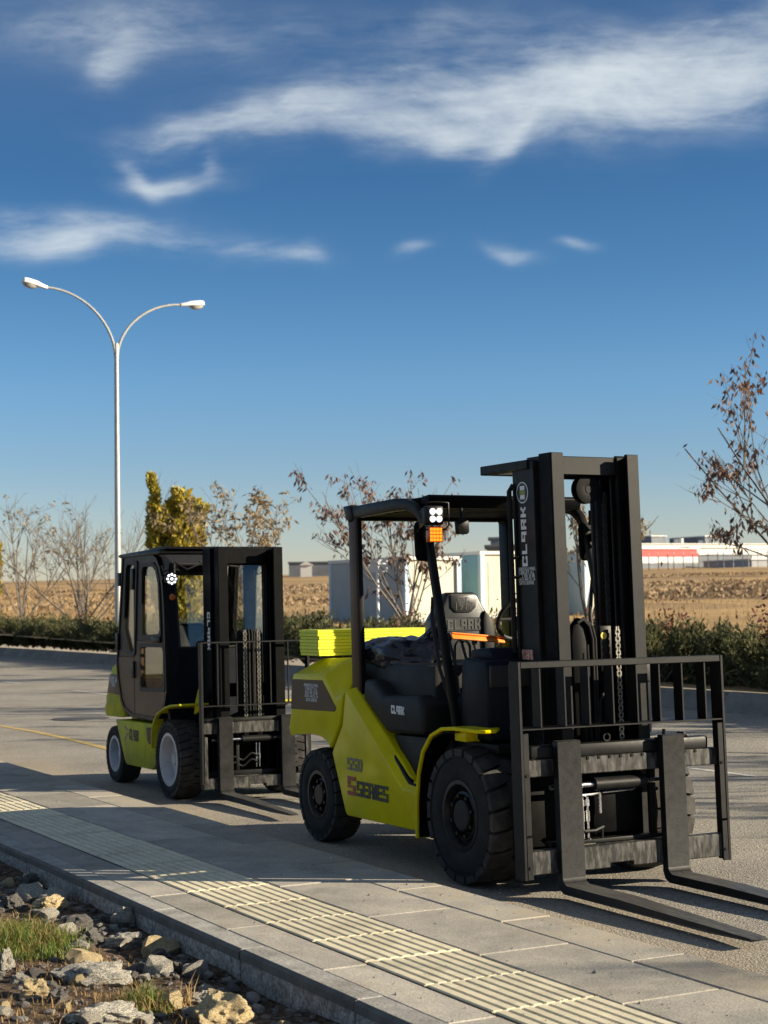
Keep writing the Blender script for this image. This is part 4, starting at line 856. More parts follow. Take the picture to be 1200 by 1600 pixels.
def forklift_rear():
    cy = radians(-1.0); W_ = 1.23; yc = W_/2; off = (0, -yc, 0)
    O = Vector((-14.233, 5.373, 0)); ey = Vector((-sin(cy), cos(cy), 0))
    root = empty('forklift', O+ey*yc, cy); tag(root, 'smaller forklift behind with closed brown cab and white wheel rims', 'forklift')
    P = lambda: MB(off)
    for s, y in ((-1, 0.0), (1, W_)):
        wheel(root, 'front_wheel', 0, y, .352, .24, .225, s, RIMW, off, 30, 'deep')
        wheel(root, 'rear_wheel', -1.69, .05 if s < 0 else W_-.05, .28, .20, .165, s, RIMW, off, 30, 'deep')
    P().tube([(0, .1, .352), (0, W_-.1, .352)], .09, 12).box(-.2, .2, .3, W_-.3, .2, .5).build('front_axle', BLACK, root)
    P().tube([(-1.69, .15, .28), (-1.69, W_-.15, .28)], .06, 10).build('rear_axle', BLACK, root)
    A = [(-1.60, .62), (-.44, .64), (-.445, .26), (-.54, .215), (-1.27, .208), (-1.325, .24)]
    for a, b in ((.035, .30), (W_-.30, W_-.035)):
        sp = P().pxz(A, a, b).build('side_panel', LIME_OLD, root, .012, seg=2)
        ya = a-.002 if a < .5 else b+.002
        P().pxz([(-.68, .595), (-.475, .606), (-.49, .45), (-.60, .445), (-.655, .48)], *( (a-.003, a+.02) if a < .5 else (b-.02, b+.003))).build('dark_vent', BLACK, sp)
    word('CLARK', .105, (-1.17, .033, .452), (1, 0, -.02), (0, 0, 1), INK, root, off=off, wid=.62)
    P().pxz([(-1.33, .445), (-1.24, .52), (-1.19, .49), (-1.24, .50), (-1.31, .43)], .0325, .036).pxz([(-1.33, .56), (-1.22, .53), (-1.22, .545), (-1.32, .58)], .0325, .036).build('arrow_mark', GREYP, root)
    P().box(-1.45, .2, .2, W_-.2, .25, .66).build('chassis', BLACK, root, .02)
    # counterweight
    K = [(-1.40, .84), (-1.385, .66), (-1.50, .645), (-1.95, .635), (-1.985, .68), (-1.98, .74), (-1.94, .775), (-1.95, .80), (-1.935, .845), (-1.90, .86), (-1.79, 1.06), (-1.74, 1.125), (-1.66, 1.155), (-1.45, 1.16)]
    K2 = [(x-.06 if x < -1.6 else x, z) for x, z in K]
    cw = P().loft([[(x, y, z) for x, z in k] for y, k in ((.05, K), (.14, K2), (W_-.14, K2), (W_-.05, K))]).build('counterweight', LIME_OLD, root, .012, seg=2)
    P().pxz([(-1.885, .868), (-1.80, 1.055), (-1.50, 1.06), (-1.40, .862)], .0435, .06).build('side_decal', BROWN, cw, .002)
    text('FORKLIFT A.S.\n0532 385 33 88\n444 25 14\nSERVIS', .034, (-1.68, .043, 1.01), (1, 0, 0), (0, 0, 1), WHITE, cw, off=off, space=.72)
    P().pxz([(-1.55, .30), (-1.95, .40), (-1.93, .64), (-1.42, .64)], .30, W_-.30).build('lower_counterweight', LIME_OLD, root, .03)
    # cab: floor, pillars, doors
    cab = [(-1.555, 1.16), (-1.52, 1.0), (-1.43, .80), (-1.34, .725), (-1.14, .68), (-.42, .675), (-.30, .70), (-.16, .83), (-.11, .95), (-.135, 1.30), (-.16, 1.70), (-.20, 1.93), (-.27, 2.08), (-.36, 2.16), (-.47, 2.195), (-1.36, 2.215), (-1.43, 1.77)]
    door = shrink(cab, .028)
    for a_, b_ in ((.03, .085), (W_-.085, W_-.03)):
        fr = P(); frame_ring(fr, cab, door, a_, b_); fr.build('cab_frame', BLACK, root, smooth=False)
    w_rear = [(-1.235, 2.10), (-1.19, 2.125), (-.96, 2.125), (-.935, 2.10), (-1.01, 1.32), (-1.04, 1.285), (-1.13, 1.275), (-1.165, 1.295), (-1.315, 1.50)]
    w_fr = [(-.765, 2.06), (-.73, 2.095), (-.47, 2.095), (-.38, 2.05), (-.315, 1.93), (-.275, 1.50), (-.31, 1.46), (-.76, 1.445), (-.80, 1.475)]
    w_lo = [(-.83, 1.325), (-.80, 1.345), (-.22, 1.35), (-.19, 1.32), (-.185, 1.0), (-.22, .975), (-.79, .955), (-.825, .98)]
    dx = -1.03
    dl = [p for p in door if p[0] < dx]; 
    rear_poly = [(dx-.012, .694)]+[p for p in door if p[0] < dx-.02 and p[1] < 1.0][::-1]
    # solid lower door skins (brown) below the windows, black sash above
    def skin(poly, holes, y0, y1, m, name):
        bm = bmesh.new(); edges = []
        for lp in [poly]+holes:
            vs = [bm.verts.new((x, y0+off[1], z)) for x, z in lp]
            for i in range(len(vs)): edges.append(bm.edges.new((vs[i], vs[(i+1) % len(vs)])))
        bmesh.ops.triangle_fill(bm, edges=edges, use_beauty=True, use_dissolve=False)
        r = bmesh.ops.extrude_face_region(bm, geom=list(bm.faces)); 
        for v in [g_ for g_ in r['geom'] if isinstance(g_, bmesh.types.BMVert)]: v.co.y += y1-y0
        bmesh.ops.recalc_face_normals(bm, faces=bm.faces)
        me = bpy.data.meshes.new(name); bm.to_mesh(me); bm.free(); me.materials.append(m); return link(name, me, root)
    lowline = 1.16
    def grow(poly, k): return shrink(poly, -k)
    for y0, y1, sgn in ((.040, .066, -1), (W_-.066, W_-.040, 1)):
        rear_up = [(dx-.008, 2.185), (-1.345, 2.19), (-1.41, 1.77), (-1.505, 1.24), (dx-.008, 1.24)]
        rear_lo = [(dx-.008, 1.235), (-1.51, 1.235), (-1.53, 1.16), (-1.495, 1.01), (-1.41, .815), (-1.325, .748), (-1.14, .708), (dx-.008, .705)]
        fr_up = [(dx+.008, 2.185), (-.48, 2.168), (-.375, 2.133), (-.292, 2.06), (-.226, 1.92), (-.186, 1.69), (-.163, 1.40), (dx+.008, 1.40)]
        fr_lo = [(dx+.008, 1.395), (-.160, 1.395), (-.138, .95), (-.18, .845), (-.31, .728), (-.42, .703), (dx+.008, .705)]
        d1 = skin(rear_up, [grow(w_rear, .02)] if False else [], y0, y0+.001, BLACK, 'tmp') if False else None
        ru = skin(rear_up, [w_rear], y0, y1, BLACK, 'door_frame'); rl = skin(rear_lo, [], y0, y1, BROWN, 'door_panel')
        fu = skin(fr_up, [w_fr], y0, y1, BLACK, 'door_frame'); fl = skin(fr_lo, [w_lo], y0, y1, BROWN, 'door_panel')
        yy = y0-.012 if sgn < 0 else y1; y2 = yy+.012
        for wp in (w_rear, w_fr, w_lo):
            s = P(); frame_ring(s, grow(wp, .030), shrink(wp, .006), yy, y2); s.build('window_seal', PLASTIC, root, smooth=False)
            P().pxz(wp, (y0+y1)/2-.002, (y0+y1)/2+.002).build('window_glass', GLASS, root, smooth=False)
        a, b = (y0-.02, y0-.001) if sgn < 0 else (y1+.001, y1+.02)
        P().box(dx-.05, dx+.035, a, b, 1.88, 2.08).box(dx-.045, dx+.03, a, b, 1.04, 1.20).box(-1.47, -1.40, a, b, 1.92, 2.05).box(-1.545, -1.47, a, b, 1.30, 1.46).build('door_hinge', BLACK, root, .005)
        P().box(-.50, -.26, a, b, 1.385, 1.44).build('door_handle', BLACK, root, .006)
    # windscreen wall at the front, sloping
    def fxz(z): return -.10-.13*max(0, (z-1.0))/1.2
    def fpt(y, z): return (fxz(z), y, z)
    out = [(.06, .70), (W_-.06, .70), (W_-.06, 2.19), (.06, 2.19)]; hole = [(.17, 1.34), (W_-.17, 1.34), (W_-.15, 2.10), (.15, 2.10)]
    ff = P()
    for i in range(4):
        j = (i+1) % 4; q = [out[i], out[j], hole[j], hole[i]]
        ff.loft([[fpt(a, b) for a, b in q], [Vector(fpt(a, b))+Vector((-.05, 0, 0)) for a, b in q]])
    ff.build('front_frame', NAVY, root)
    P().loft([[fpt(a, b) for a, b in hole], [Vector(fpt(a, b))+Vector((-.005, 0, 0)) for a, b in hole]]).build('windscreen', GLASS, root, smooth=False)
    sl = P(); 
    for i in range(4):
        j = (i+1) % 4; sl.tube([fpt(*hole[i]), fpt(*hole[j])], .012, 6)
    sl.build('window_seal', PLASTIC, root)
    # rear wall with window
    out = [(.08, 1.16), (W_-.08, 1.16), (W_-.08, 2.19), (.08, 2.19)]; hole = [(.20, 1.42), (W_-.20, 1.42), (W_-.20, 2.02), (.20, 2.02)]
    rf = P()
    for i in range(4):
        j = (i+1) % 4; q = [out[i], out[j], hole[j], hole[i]]
        rf.pyz(q, -1.47, -1.43)
    rf.build('rear_frame', BLACK, root)
    P().pyz(hole, -1.452, -1.447).build('window_glass', GLASS, root, smooth=False)
    P().box(-1.40, -.14, .09, W_-.09, .66, .72).build('cab_floor', BLACK, root)
    P().box(-1.40, -.75, .16, W_-.16, .72, 1.02).build('engine_cover', BLACK, root, .02)
    # roof
    P().pxz([(-1.44, 2.20), (-1.42, 2.225), (-.60, 2.245), (-.24, 2.235), (-.20, 2.20), (-.30, 2.19), (-1.40, 2.19)], .02, W_-.02).build('roof', BLACK, root, .01)
    P().pxz([(-.70, 2.246), (-.65, 2.268), (-.20, 2.262), (-.18, 2.24)], .08, W_-.08).build('roof_visor', BLACK, root, .006)
    # seat, wheel inside
    P().pxz([(-1.25, 1.02), (-1.25, 1.14), (-.80, 1.15), (-.78, 1.02)], yc-.24, yc+.24).build('seat_cushion', SEATM, root, .03)
    P().loft([[(-1.22, yc-.23, 1.14), (-1.22, yc+.23, 1.14), (-1.26, yc+.20, 1.55), (-1.26, yc-.20, 1.55)], [(-1.12, yc-.23, 1.14), (-1.12, yc+.23, 1.14), (-1.18, yc+.20, 1.55), (-1.18, yc-.20, 1.55)]]).build('seat_back', SEATM, root, .03, seg=3)
    Rm = Matrix.Rotation(radians(-60), 4, 'Y'); c = Vector((-.52, yc, 1.36))
    P().tube([c+Rm @ Vector((.16*cos(a), .16*sin(a), 0)) for a in [2*pi*k/24 for k in range(25)]], .014, 8).tube([c, (-.2, yc, 1.0)], .03, 8).build('steering_wheel', PLASTIC, root)
    P().box(-.28, -.16, .12, W_-.12, .72, 1.22).build('cowl', NAVY, root, .02)
    # fenders
    fp = [(-.46, .42), (-.45, .56), (-.40, .66), (-.30, .74), (-.12, .80), (.06, .832), (.30, .85)]
    for y0, y1 in ((.0, .28), (W_-.28, W_)):
        P().sweep_xz(fp, y0, y1, .018).build('front_fender', LIME_OLD, root, .003, seg=1)
        P().pxz([(.13, .75), (.27, .80), (.30, .98), (.24, .98), (.16, .86)], y0+.20 if y0 < .3 else y0, (y0+.23) if y0 < .3 else y0+.03).build('fender_bracket', LIME_OLD, root, .004)
    # light and indicator on the front corner
    for s, y in ((-1, .09),):
        lx, lz = -.11, 1.965
        lb = P().lathe([(.0005, -.05), (.055, -.05), (.062, -.03), (.062, 0), (.0005, 0)], (lx, y, lz), 'x', 24).build('work_light', BLACK, root)
        for k in range(9):
            a = 2*pi*k/8; r = 0 if k == 8 else .040
            P().disc((lx+.001, y+r*cos(a), lz+r*sin(a)), .0085 if k < 8 else .011, .003, 'x', 12).build('led', LED, lb)
        P().disc((lx+.0002, y, lz), .056, .0006, 'x', 24).build('led_lens', mat('lamp_reflector', (.22, .22, .23), .25, metal=.6, var=.1), lb)
        P().tube([(lx-.06, y-.07, lz+.06), (lx, y+.02, lz+.10), (lx+.01, y+.085, lz+.06), (lx+.01, y+.085, lz-.06), (lx-.02, y+.05, lz-.10)], .006, 6).tube([(lx-.04, y-.05, lz+.02), (lx-.08, y-.07, lz+.12)], .008, 6).build('lamp_bracket', BLACK, root)
        P().lathe([(.0005, .014), (.022, .012), (.030, .0)], (-.10, y, 1.80), 'x', 16).build('indicator', AMBERD, root)
    P().tube([(-.20, .15, 2.12), (-.12, .24, 2.05), (-.10, .36, 2.10), (-.12, .50, 2.09), (-.10, .72, 2.11)], .009, 6).tube([(-.12, .36, 2.12), (-.11, .75, 2.07)], .010, 6).build('wiper', PLASTIC, root)
    # ------------ mast
    T = tilt_fn(1.40, radians(1.2)); Q = lambda: MB(off, T)
    yl, yr = .285, .955
    mo = Q(); channel(mo, yl, .17, .36, .10, .016, .10, 2.225, 1); channel(mo, yr, .17, .36, .10, .016, .10, 2.225, -1); mo.box(.175, .21, yl+.02, yr-.02, 2.08, 2.20); mo.box(.175, .21, yl+.02, yr-.02, .9, 1.02)
    om = mo.build('outer_mast', JET, root, .004, seg=1)
    mi = Q(); channel(mi, yl+.025, .30, .49, .09, .018, .14, 2.235, 1); channel(mi, yr-.025, .30, .49, .09, .018, .14, 2.235, -1); mi.box(.31, .345, yl+.12, yr-.12, 2.09, 2.225); mi.box(.31, .345, yl+.12, yr-.12, .55, .65)
    mi.build('inner_mast', JET, root, .004, seg=1)
    word('CLARK', .062, (.27, yl-.001, 1.66), (0, 0, -1), (1, 0, 0), WHITE, om, off=off, xf=T, wid=1.30, th=.0015)
    for yy in (yl+.09, yr-.09): Q().tube([(.26, yy, .15), (.26, yy, 2.10)], .03, 12).build('lift_cylinder', BLACK, root)
    hg = Q().pyz([(.52, .75), (.52, 1.46), (.54, 1.50), (.74, 1.50), (.76, 1.46), (.76, .75)], .36, .40).build('hose_guard', BLACK, root, .012)
    for yy in (.575, .705): chain(root, .425, yy, .55, 1.50, off, T, .021, .024)
    for yy in (.62, .65, .67): Q().tube([(.42, yy, .60), (.42, yy, 1.46), (.40, yy, 1.505)], .008, 6).build('hydraulic_hose', RUBBER, root)
    for z_a, z_b in ((.36, .40), (.31, .345)):
        Q().tube([(.45, .40+.28*k/14, z_a+(z_b-z_a)*k/14+.022*sin(k*.75)) for k in range(15)], .009, 6).build('hydraulic_hose', MASTM, root)
    for yy in (.66, .69): Q().tube([(.44, yy, .29), (.44, yy, .50)], .006, 6).tube([(.44, yy, .36), (.44, yy, .41)], .011, 6).build('hydraulic_fitting', CHROME, root)
    # carriage
    ub = Q().box(.46, .545, .12, 1.11, .60, .70).build('upper_carriage_bar', WORN, root, .006, seg=1)
    Q().box(.46, .535, .16, 1.07, .701, .735).build('carriage_rail', MASTM, ub, .006)
    Q().pyz([(.12, .125), (.56, .125), (.56, .15), (.70, .15), (.70, .125), (1.11, .125), (1.11, .222), (.12, .222)], .48, .555).build('lower_carriage_bar', WORN, root, .006, seg=1)
    Q().box(.42, .478, .20, 1.05, .223, .27).build('carriage_step', MASTM, root, .004)
    for yy in (.46, .86): Q().box(.43, .46, yy, yy+.03, .27, .60).build('carriage_upright', MASTM, root, .003)
    Q().tube([(.50, .22, .545), (.50, 1.06, .545)], .011, 10).build('shift_rod', CHROME, root)
    Q().tube([(.50, .50, .545), (.50, .80, .545)], .028, 14).build('shift_cylinder', MASTM, root)
    for a, b in ((.095, .119), (1.111, 1.135)):
        sp = Q().box(.52, .575, a, b, .17, 1.40).build('side_plate', MASTM, root, .003, seg=1)
        fa, fb = (.1192, .150) if a < .5 else (1.08, 1.1108)
        Q().box(.545, .58, fa, fb, .18, .58).build('plate_flange', WORN, sp, .003, seg=1)
    Q().box(.545, .572, .1192, 1.1108, 1.388, 1.402).build('backrest_rail', MASTM, root, .002, seg=1)
    Q().box(.535, .572, .1192, 1.1108, .838, .850).build('backrest_shelf', MASTM, root, .002, seg=1)
    for y in (.26, .44, .60, .76, .93): Q().box(.552, .566, y-.006, y+.006, .8505, 1.3875).build('backrest_bar', MASTM, root, .002, seg=1)
    fork(root, .255, .385, .585, .745, .045, 1.42, .05, off, T, m=WORN if False else FORKM); fork(root, .845, .975, .585, .745, .045, 1.42, .05, off, T)
    return root
forklift_rear()

# ------------------------------------------------------------------ street lamp
def street_lamp():
    root = empty('street_lamp', (-50.65, 17.5, .3)); tag(root, 'tall grey twin-arm street lamp rising behind the rear forklift', 'street lamp')
    MB().tube([(0, 0, 0), (0, 0, 4), (0, 0, 9.75)], .112, 16, .066).box(-.22, .22, -.22, .22, -.02, .04).build('pole', POLEM, root)
    for s, L, zt in ((-1, 2.25, 11.68), (1, 2.2, 11.44)):
        pts = []
        for k in range(15):
            t = k/14; a = t*pi/2
            pts.append((0, s*(.03+L*(1-cos(a))**.95), 9.3+(zt-9.6)*sin(a)))
        pts = [(x, y, z) for x, y, z in pts]
        MB().tube(pts, .045, 10, .036).build('arm', POLEM, root)
        e = Vector(pts[-1]); d = Vector((0, s, .20 if s < 0 else .10)).normalized(); n = Vector((0, -d.z*s, d.y*s)); 
        def at(u_, v_, x_): return e+d*u_+n*v_+Vector((x_, 0, 0))
        prof = [(-.05, .05, .06), (.12, .07, .085), (.30, .11, .13), (.55, .12, .15), (.72, .11, .13), (.76, .07, .08)]
        rings = [[at(u_, -.04, -w_), at(u_, -.04, w_), at(u_, h_*.6, w_), at(u_, h_, w_*.6), at(u_, h_, -w_*.6), at(u_, h_*.6, -w_)] for u_, h_, w_ in prof]
        hd = MB().loft(rings).build('lamp_head', LAMPM, root, .012)
        rings = [[at(.50+.24*cos(a)*q, -.04-dz, .13*sin(a)*q) for a in [2*pi*k/16 for k in range(16)]] for q, dz in ((1, .0), (.92, .06), (.6, .11), (.1, .125))]
        MB().loft(rings).build('lamp_lens', LENS, hd)
street_lamp()

# ------------------------------------------------------------------ planting
def leaf_mesh(name, items, m, lw=.3):
    vs = []; fs = []
    for p, d, L, w, tw in items:
        d = Vector(d).normalized(); a = d.cross(Vector((tw[0], tw[1], tw[2]))).normalized()
        b = len(vs); vs += [p, p+d*L*.45+a*w, p+d*L, p+d*L*.45-a*w]; fs += [(b, b+1, b+2, b+3)]
    me = bpy.data.meshes.new(name); me.from_pydata(vs, [], fs); me.materials.append(m); return me
def rv(r): 
    while True:
        v = Vector((r.uniform(-1, 1), r.uniform(-1, 1), r.uniform(-1, 1)))
        if .05 < v.length < 1: return v.normalized()
def juniper_shrub_mesh(seed, n=4600):
    r = random.Random(seed); it = []; rust = []
    br = []
    for k in range(34):
        a = r.uniform(0, 2*pi); el = r.uniform(.08, 1.0); L = r.uniform(.7, 1.25)
        br.append((Vector((r.uniform(-.35, .35), r.uniform(-.2, .2), .1)), Vector((cos(a)*cos(el)*1.15, sin(a)*cos(el)*.80, sin(el)*.95)), L))
    for k in range(n):
        o, d, L = r.choice(br); t = r.uniform(.25, 1)**.7; p = o+d*L*t*1.05; p += rv(r)*.12; p.z = max(.02, p.z*.95)
        dd = (d+rv(r)*.75+Vector((0, 0, .15))).normalized(); ln = r.uniform(.06, .14)
        it.append((p, dd, ln, ln*.18, rv(r)))
    return leaf_mesh('juniper_foliage', it, JUN)
jm = [juniper_shrub_mesh(s) for s in (1, 2, 3, 4)]
stem_m = MB()
for k in range(6):
    a = k*1.05; stem_m.tube([(0, 0, 0), (cos(a)*.3, sin(a)*.25, .25), (cos(a)*.75, sin(a)*.6, .6)], .022, 5, .008)
stem_m = stem_m.mesh('stem', BARK)
r = random.Random(11)
x = -92.0; first = True
while x < 8:
    for row in (0, 1):
        sc = r.uniform(.92, 1.15)
        o = link('juniper_shrub', None, None, (x+r.uniform(-.2, .2)+row*.6, 17.45+row*1.25+r.uniform(-.1, .1), .28), r.uniform(-.5, .5))
        o.scale = (sc*1.05, sc*.85, sc*r.uniform(.88, 1.08)*(1.0 if x < -32 else .93))
        tag(o, 'low spreading dark green juniper in the row behind the far kerb', 'shrub', 'junipers planted along the verge')
        f = link('foliage', jm[r.randrange(4)], o, (0, 0, 0), r.choice((0, pi)))
        link('stem', stem_m, o)
    x += 1.15
def rusty(x, y, seed):
    r = random.Random(seed); it = []
    for k in range(260):
        p = Vector((r.gauss(0, .22), r.gauss(0, .2), abs(r.gauss(.55, .28)))); it.append((p, rv(r)+Vector((0, 0, .3)), r.uniform(.06, .12), .022, rv(r)))
    st = MB()
    for k in range(9): 
        a = r.uniform(0, 6.28); st.tube([(0, 0, 0), (cos(a)*.15, sin(a)*.15, .5), (cos(a)*.3, sin(a)*.3, r.uniform(.8, 1.15))], .008, 4, .003)
    o = empty('berry_bush', (x, y, .55)); tag(o, 'small rust red bush poking out of the green junipers', 'bush', 'rusty red bushes among the junipers')
    link('foliage', leaf_mesh('foliage', it, JUNR), o); link('twig', st.mesh('twig', BARK), o)
for k, (bx, by) in enumerate(((-23.6, 18.2), (-21.2, 18.3), (-25.8, 18.4), (-19.2, 18.2), (-28.8, 18.3), (-57.5, 18.6), (-33.5, 18.5))): rusty(bx, by, 40+k)

def bare_tree(name, x, y, ht, seed, nst, spread, leafm, nleaf, leaf_sz, label, trunk_h=.5, droop=.5, group=None, leaf_lo=.0, fork_base=False, cat='tree'):
    r = random.Random(seed); root = empty(name, (x, y, .28)); tag(root, label, cat, group)
    tk = MB(); tips = []
    rb = .045*ht/5
    tk.tube([(0, 0, -.1), (.01, 0, trunk_h*.5), (0, .01, trunk_h)], rb*1.5, 8, rb*1.1); tk.build('trunk', BARK, root)
    mb = MB()
    def grow(p, d, L, rad, lev):
        pts = [p]; dd = d.normalized(); n = 5
        for i in range(n):
            dd = (dd+rv(r)*.13+Vector((0, 0, .05))).normalized(); pts.append(pts[-1]+dd*L/n)
        mb.tube(pts, rad, 5 if lev < 2 else 4, rad*.35, cap=False)
        for i, q in enumerate(pts[1:]): 
            if lev >= 1 or i > 2: tips.append((q, dd, lev))
        if lev < 3:
            nb = r.randint(4, 6) if lev == 0 else r.randint(3, 4) if lev == 1 else r.randint(1, 3)
            for k in range(nb):
                t = r.uniform(.3, .98); q = pts[min(n, int(t*n)+0)]; side = (dd+rv(r)*(.85 if lev else .65)).normalized(); side.z = abs(side.z)*.9+.1
                grow(q, side, L*r.uniform(.32, .52), rad*.5, lev+1)
    for k in range(nst):
        a = 2*pi*k/nst+r.uniform(-.4, .4); el = r.uniform(spread[0], spread[1])
        L = (ht-trunk_h)*r.uniform(.75, 1.0)/max(.75, sin(el))*.84
        grow(Vector((0, 0, trunk_h*r.uniform(.6, 1))), Vector((cos(a)*cos(el), sin(a)*cos(el), sin(el))), L, rb*.62, 0)
    mb.build('branches', BARK, root)
    it = []
    tips_ = [q for q in tips if q[0].z > leaf_lo*ht] or tips
    for k in range(nleaf//5):
        q, d, lv = r.choice(tips_)
        for j in range(5):
            p = q+rv(r)*.10; dn = (Vector((0, 0, -droop))+rv(r)*.7).normalized(); ln = leaf_sz*r.uniform(.7, 1.3); it.append((p, dn, ln, ln*.17, rv(r)))
    if it: link('crown', leaf_mesh('crown', it, leafm), root)
    return root
bare_tree('bare_tree', -66.6, 19.0, 5.6, 21, 8, (.75, 1.35), LEAFP, 500, .17, 'bare grey tree at the far left of the verge', .9)
bare_tree('bare_tree', -58.9, 19.0, 5.7, 22, 14, (.70, 1.45), LEAFP, 260, .15, 'leafless vase-shaped tree just left of the street lamp', .7)
bare_tree('pale_tree', -45.1, 19.5, 5.0, 23, 7, (.75, 1.35), LEAFP, 1300, .20, 'young tree with pale dry leaves behind the rear forklift mast', .9, .3)
bare_tree('russet_tree', -34.45, 19.0, 4.9, 24, 8, (.56, 1.30), LEAFR, 1900, .15, 'tree with drooping reddish brown leaves beside the white sign', 1.1, .9, leaf_lo=.25)
bare_tree('russet_tree', -27.4, 19.1, 4.2, 25, 5, (.85, 1.4), LEAFP, 700, .13, 'thin tree seen through the mast of the front forklift', 1.2, .7)
bare_tree('russet_tree', -19.75, 18.9, 5.35, 26, 9, (.64, 1.30), LEAFR, 2900, .13, 'dark-leaved tree reaching in at the right edge above the junipers', 1.0, .9, leaf_lo=.22)
for k, (tx, hh) in enumerate(((-13.5, 5.2), (-8.0, 5.6), (-2.5, 5.0), (4.0, 5.6))):
    bare_tree('russet_tree', tx, 19.0, hh, 30+k, 8, (.7, 1.35), LEAFR, 1600, .14, 'dark-leaved tree of the row along the verge', 1.0, .9, group='trees along the verge')
def conifer(x, y, ht, wid, seed, label):
    r = random.Random(seed); root = empty('golden_conifer', (x, y, .28)); tag(root, label, 'tree'); it = []
    MB().tube([(0, 0, -.1), (0, 0, .8), (.05, 0, ht*.8)], .09, 8, .02).build('trunk', BARK, root)
    cols = [(-.80, .05, .985, .26), (-.70, .0, .82, .50), (-.50, -.05, .80, .62), (-.34, .1, .79, .60), (-.20, .1, .83, .55), (.10, 0, .90, .62), (.38, -.06, .885, .60), (.62, .1, .84, .50), (.80, .0, .70, .40), (.96, .05, .80, .28)]
    for k in range(17000):
        cx, cy_, top, rad = r.choice(cols); t = r.random()**.75; z = .5+(top*ht-.5)*t
        lean = (t**1.2); pr = rad*(1-max(0, t-.70)/.30*.70)*sqrt(r.uniform(.3, 1)); a = r.uniform(0, 6.283)
        p = Vector((cx*wid*.92*(.50+.50*lean)+pr*cos(a)*wid*.62, cy_*wid+pr*sin(a)*wid*.70, z))
        p += Vector((noise.noise(p*1.9), noise.noise(p*1.9+Vector((9, 0, 0))), 0))*.20
        d = Vector((cos(a)*.7, sin(a)*.7, .9))+rv(r)*.45; L = r.uniform(.12, .24); it.append((p, d, L, L*.24, rv(r)))
    c = link('crown', leaf_mesh('crown', it, GOLD), root)
    root.rotation_euler.z = YAW+pi/2-pi/2
    return root
c1 = conifer(-51.1, 19.6, 5.75, 1.02, 51, 'golden green upright conifer above the rear forklift cab'); c1.rotation_euler.z = pi/2-YAW
c2 = conifer(-76.9, 20.0, 5.4, 1.0, 52, 'golden conifer cut off by the left edge of the picture'); c2.rotation_euler.z = 1.0
# dry grass in the field edge
def dry_grass():
    r = random.Random(5); vs = []; fs = []
    for k in range(26000):
        y = 19.6+ (r.random()**1.8)*55; x = -y*r.uniform(.55, 4.6)+6
        z = terr(x, y); h = r.uniform(.08, .26)*(1 if r.random() < .95 else 1.8); a = r.uniform(0, 6.28); w = .006+.00025*hypot(x, y); lx, ly = r.uniform(-.3, .3)*h, r.uniform(-.3, .3)*h
        b = len(vs); vs += [(x-cos(a)*w, y-sin(a)*w, z-.02), (x+cos(a)*w, y+sin(a)*w, z-.02), (x+lx, y+ly, z+h)]; fs.append((b, b+1, b+2))
    me = bpy.data.meshes.new('dry_grass'); me.from_pydata(vs, [], fs); me.materials.append(STRAW)
    tag(link('dry_grass', me), 'dry straw grass along the field edge behind the junipers', None, None, 'stuff')
dry_grass()

# ------------------------------------------------------------------ white sign, cabins, far buildings
sg = empty('road_sign', (-34.66, 18.3, .3)); tag(sg, 'white square sign on a pole in front of the grey cabin', 'sign')
MB().tube([(0, 0, 0), (0, 0, 2.35)], .035, 8).build('sign_pole', LAMPM, sg)
MB().box(-.012, .012, -.24, .24, 2.12, 2.42).build('sign_panel', LAMPM, sg, .004).rotation_euler = (0, 0, -.35)
def cabin(p, ang, L, D, hgt, front_m, side_m, frame_m, label):
    root = empty('cabin', (p[0], p[1], terr(p[0], p[1])-.02), ang); tag(root, label, 'cabin', None)
    # local: x along the wide front, y depth away ; front at y=0
    MB().box(.10, L-.10, .10, D-.10, .05, hgt-.12).build('wall', front_m, root, smooth=False)
    MB().box(.02, .099, .12, D-.12, .12, hgt-.15).build('end_wall', side_m, root, smooth=False)
    MB().box(-.02, L+.02, -.02, D+.02, hgt-.14, hgt).build('roof', WHITEB, root, smooth=False)
    MB().box(-.0, L, 0, D, 0, .10).build('base', frame_m, root, smooth=False)
    for a, b in ((0, 0), (L-.22, 0), (0, D-.22), (L-.22, D-.22)): MB().box(a, a+.22, b, b+.22, .101, hgt-.142).build('corner_post', frame_m, root, smooth=False)
    MB().box(.45, L-.45, .085, .0995, .35, hgt-.45).build('front_panel', front_m, root, smooth=False)
    return root
# two faces are seen: a long flank turned to the left and a short lit end turned to the right
def line_cabin(px0, px1, px2, d, hgt, front_m, side_m, frame_m, label, top, twist=0.0):
    def at(px, dd):
        v = fwd + rt*((px-600)/2625.6) - upv*((960-800)/2625.6); h_ = hypot(v.x, v.y); return Vector((v.x*dd/h_, v.y*dd/h_, 0))
    B = at(px1, d); C = at(px2, d+1.0); C = at(px2, d+.62*(C-B).length)
    u = (C-B); L = u.length; ang = atan2(u.y, u.x)
    D = max(2.0, L*.9)
    n = Vector((-u.y, u.x, 0)).normalized()
    root = cabin(B, ang, L, 6.3, hgt, front_m, side_m, frame_m, label)
    return root
line_cabin(517, 634, 722, 70, 2.78, CREAM, GREYPAN, BLUEP, 'cream cabin with a long grey flank behind the overhead guard', 868)
line_cabin(722, 752, 868, 73, 2.95, CREAM, TEAL, BLUEP, 'cream cabin with a teal end between the seat and the mast', 862)
line_cabin(880, 915, 1003, 74, 2.85, CREAM, BLUEP, BLUEP, 'cream and pale blue cabin seen through the front mast', 868)

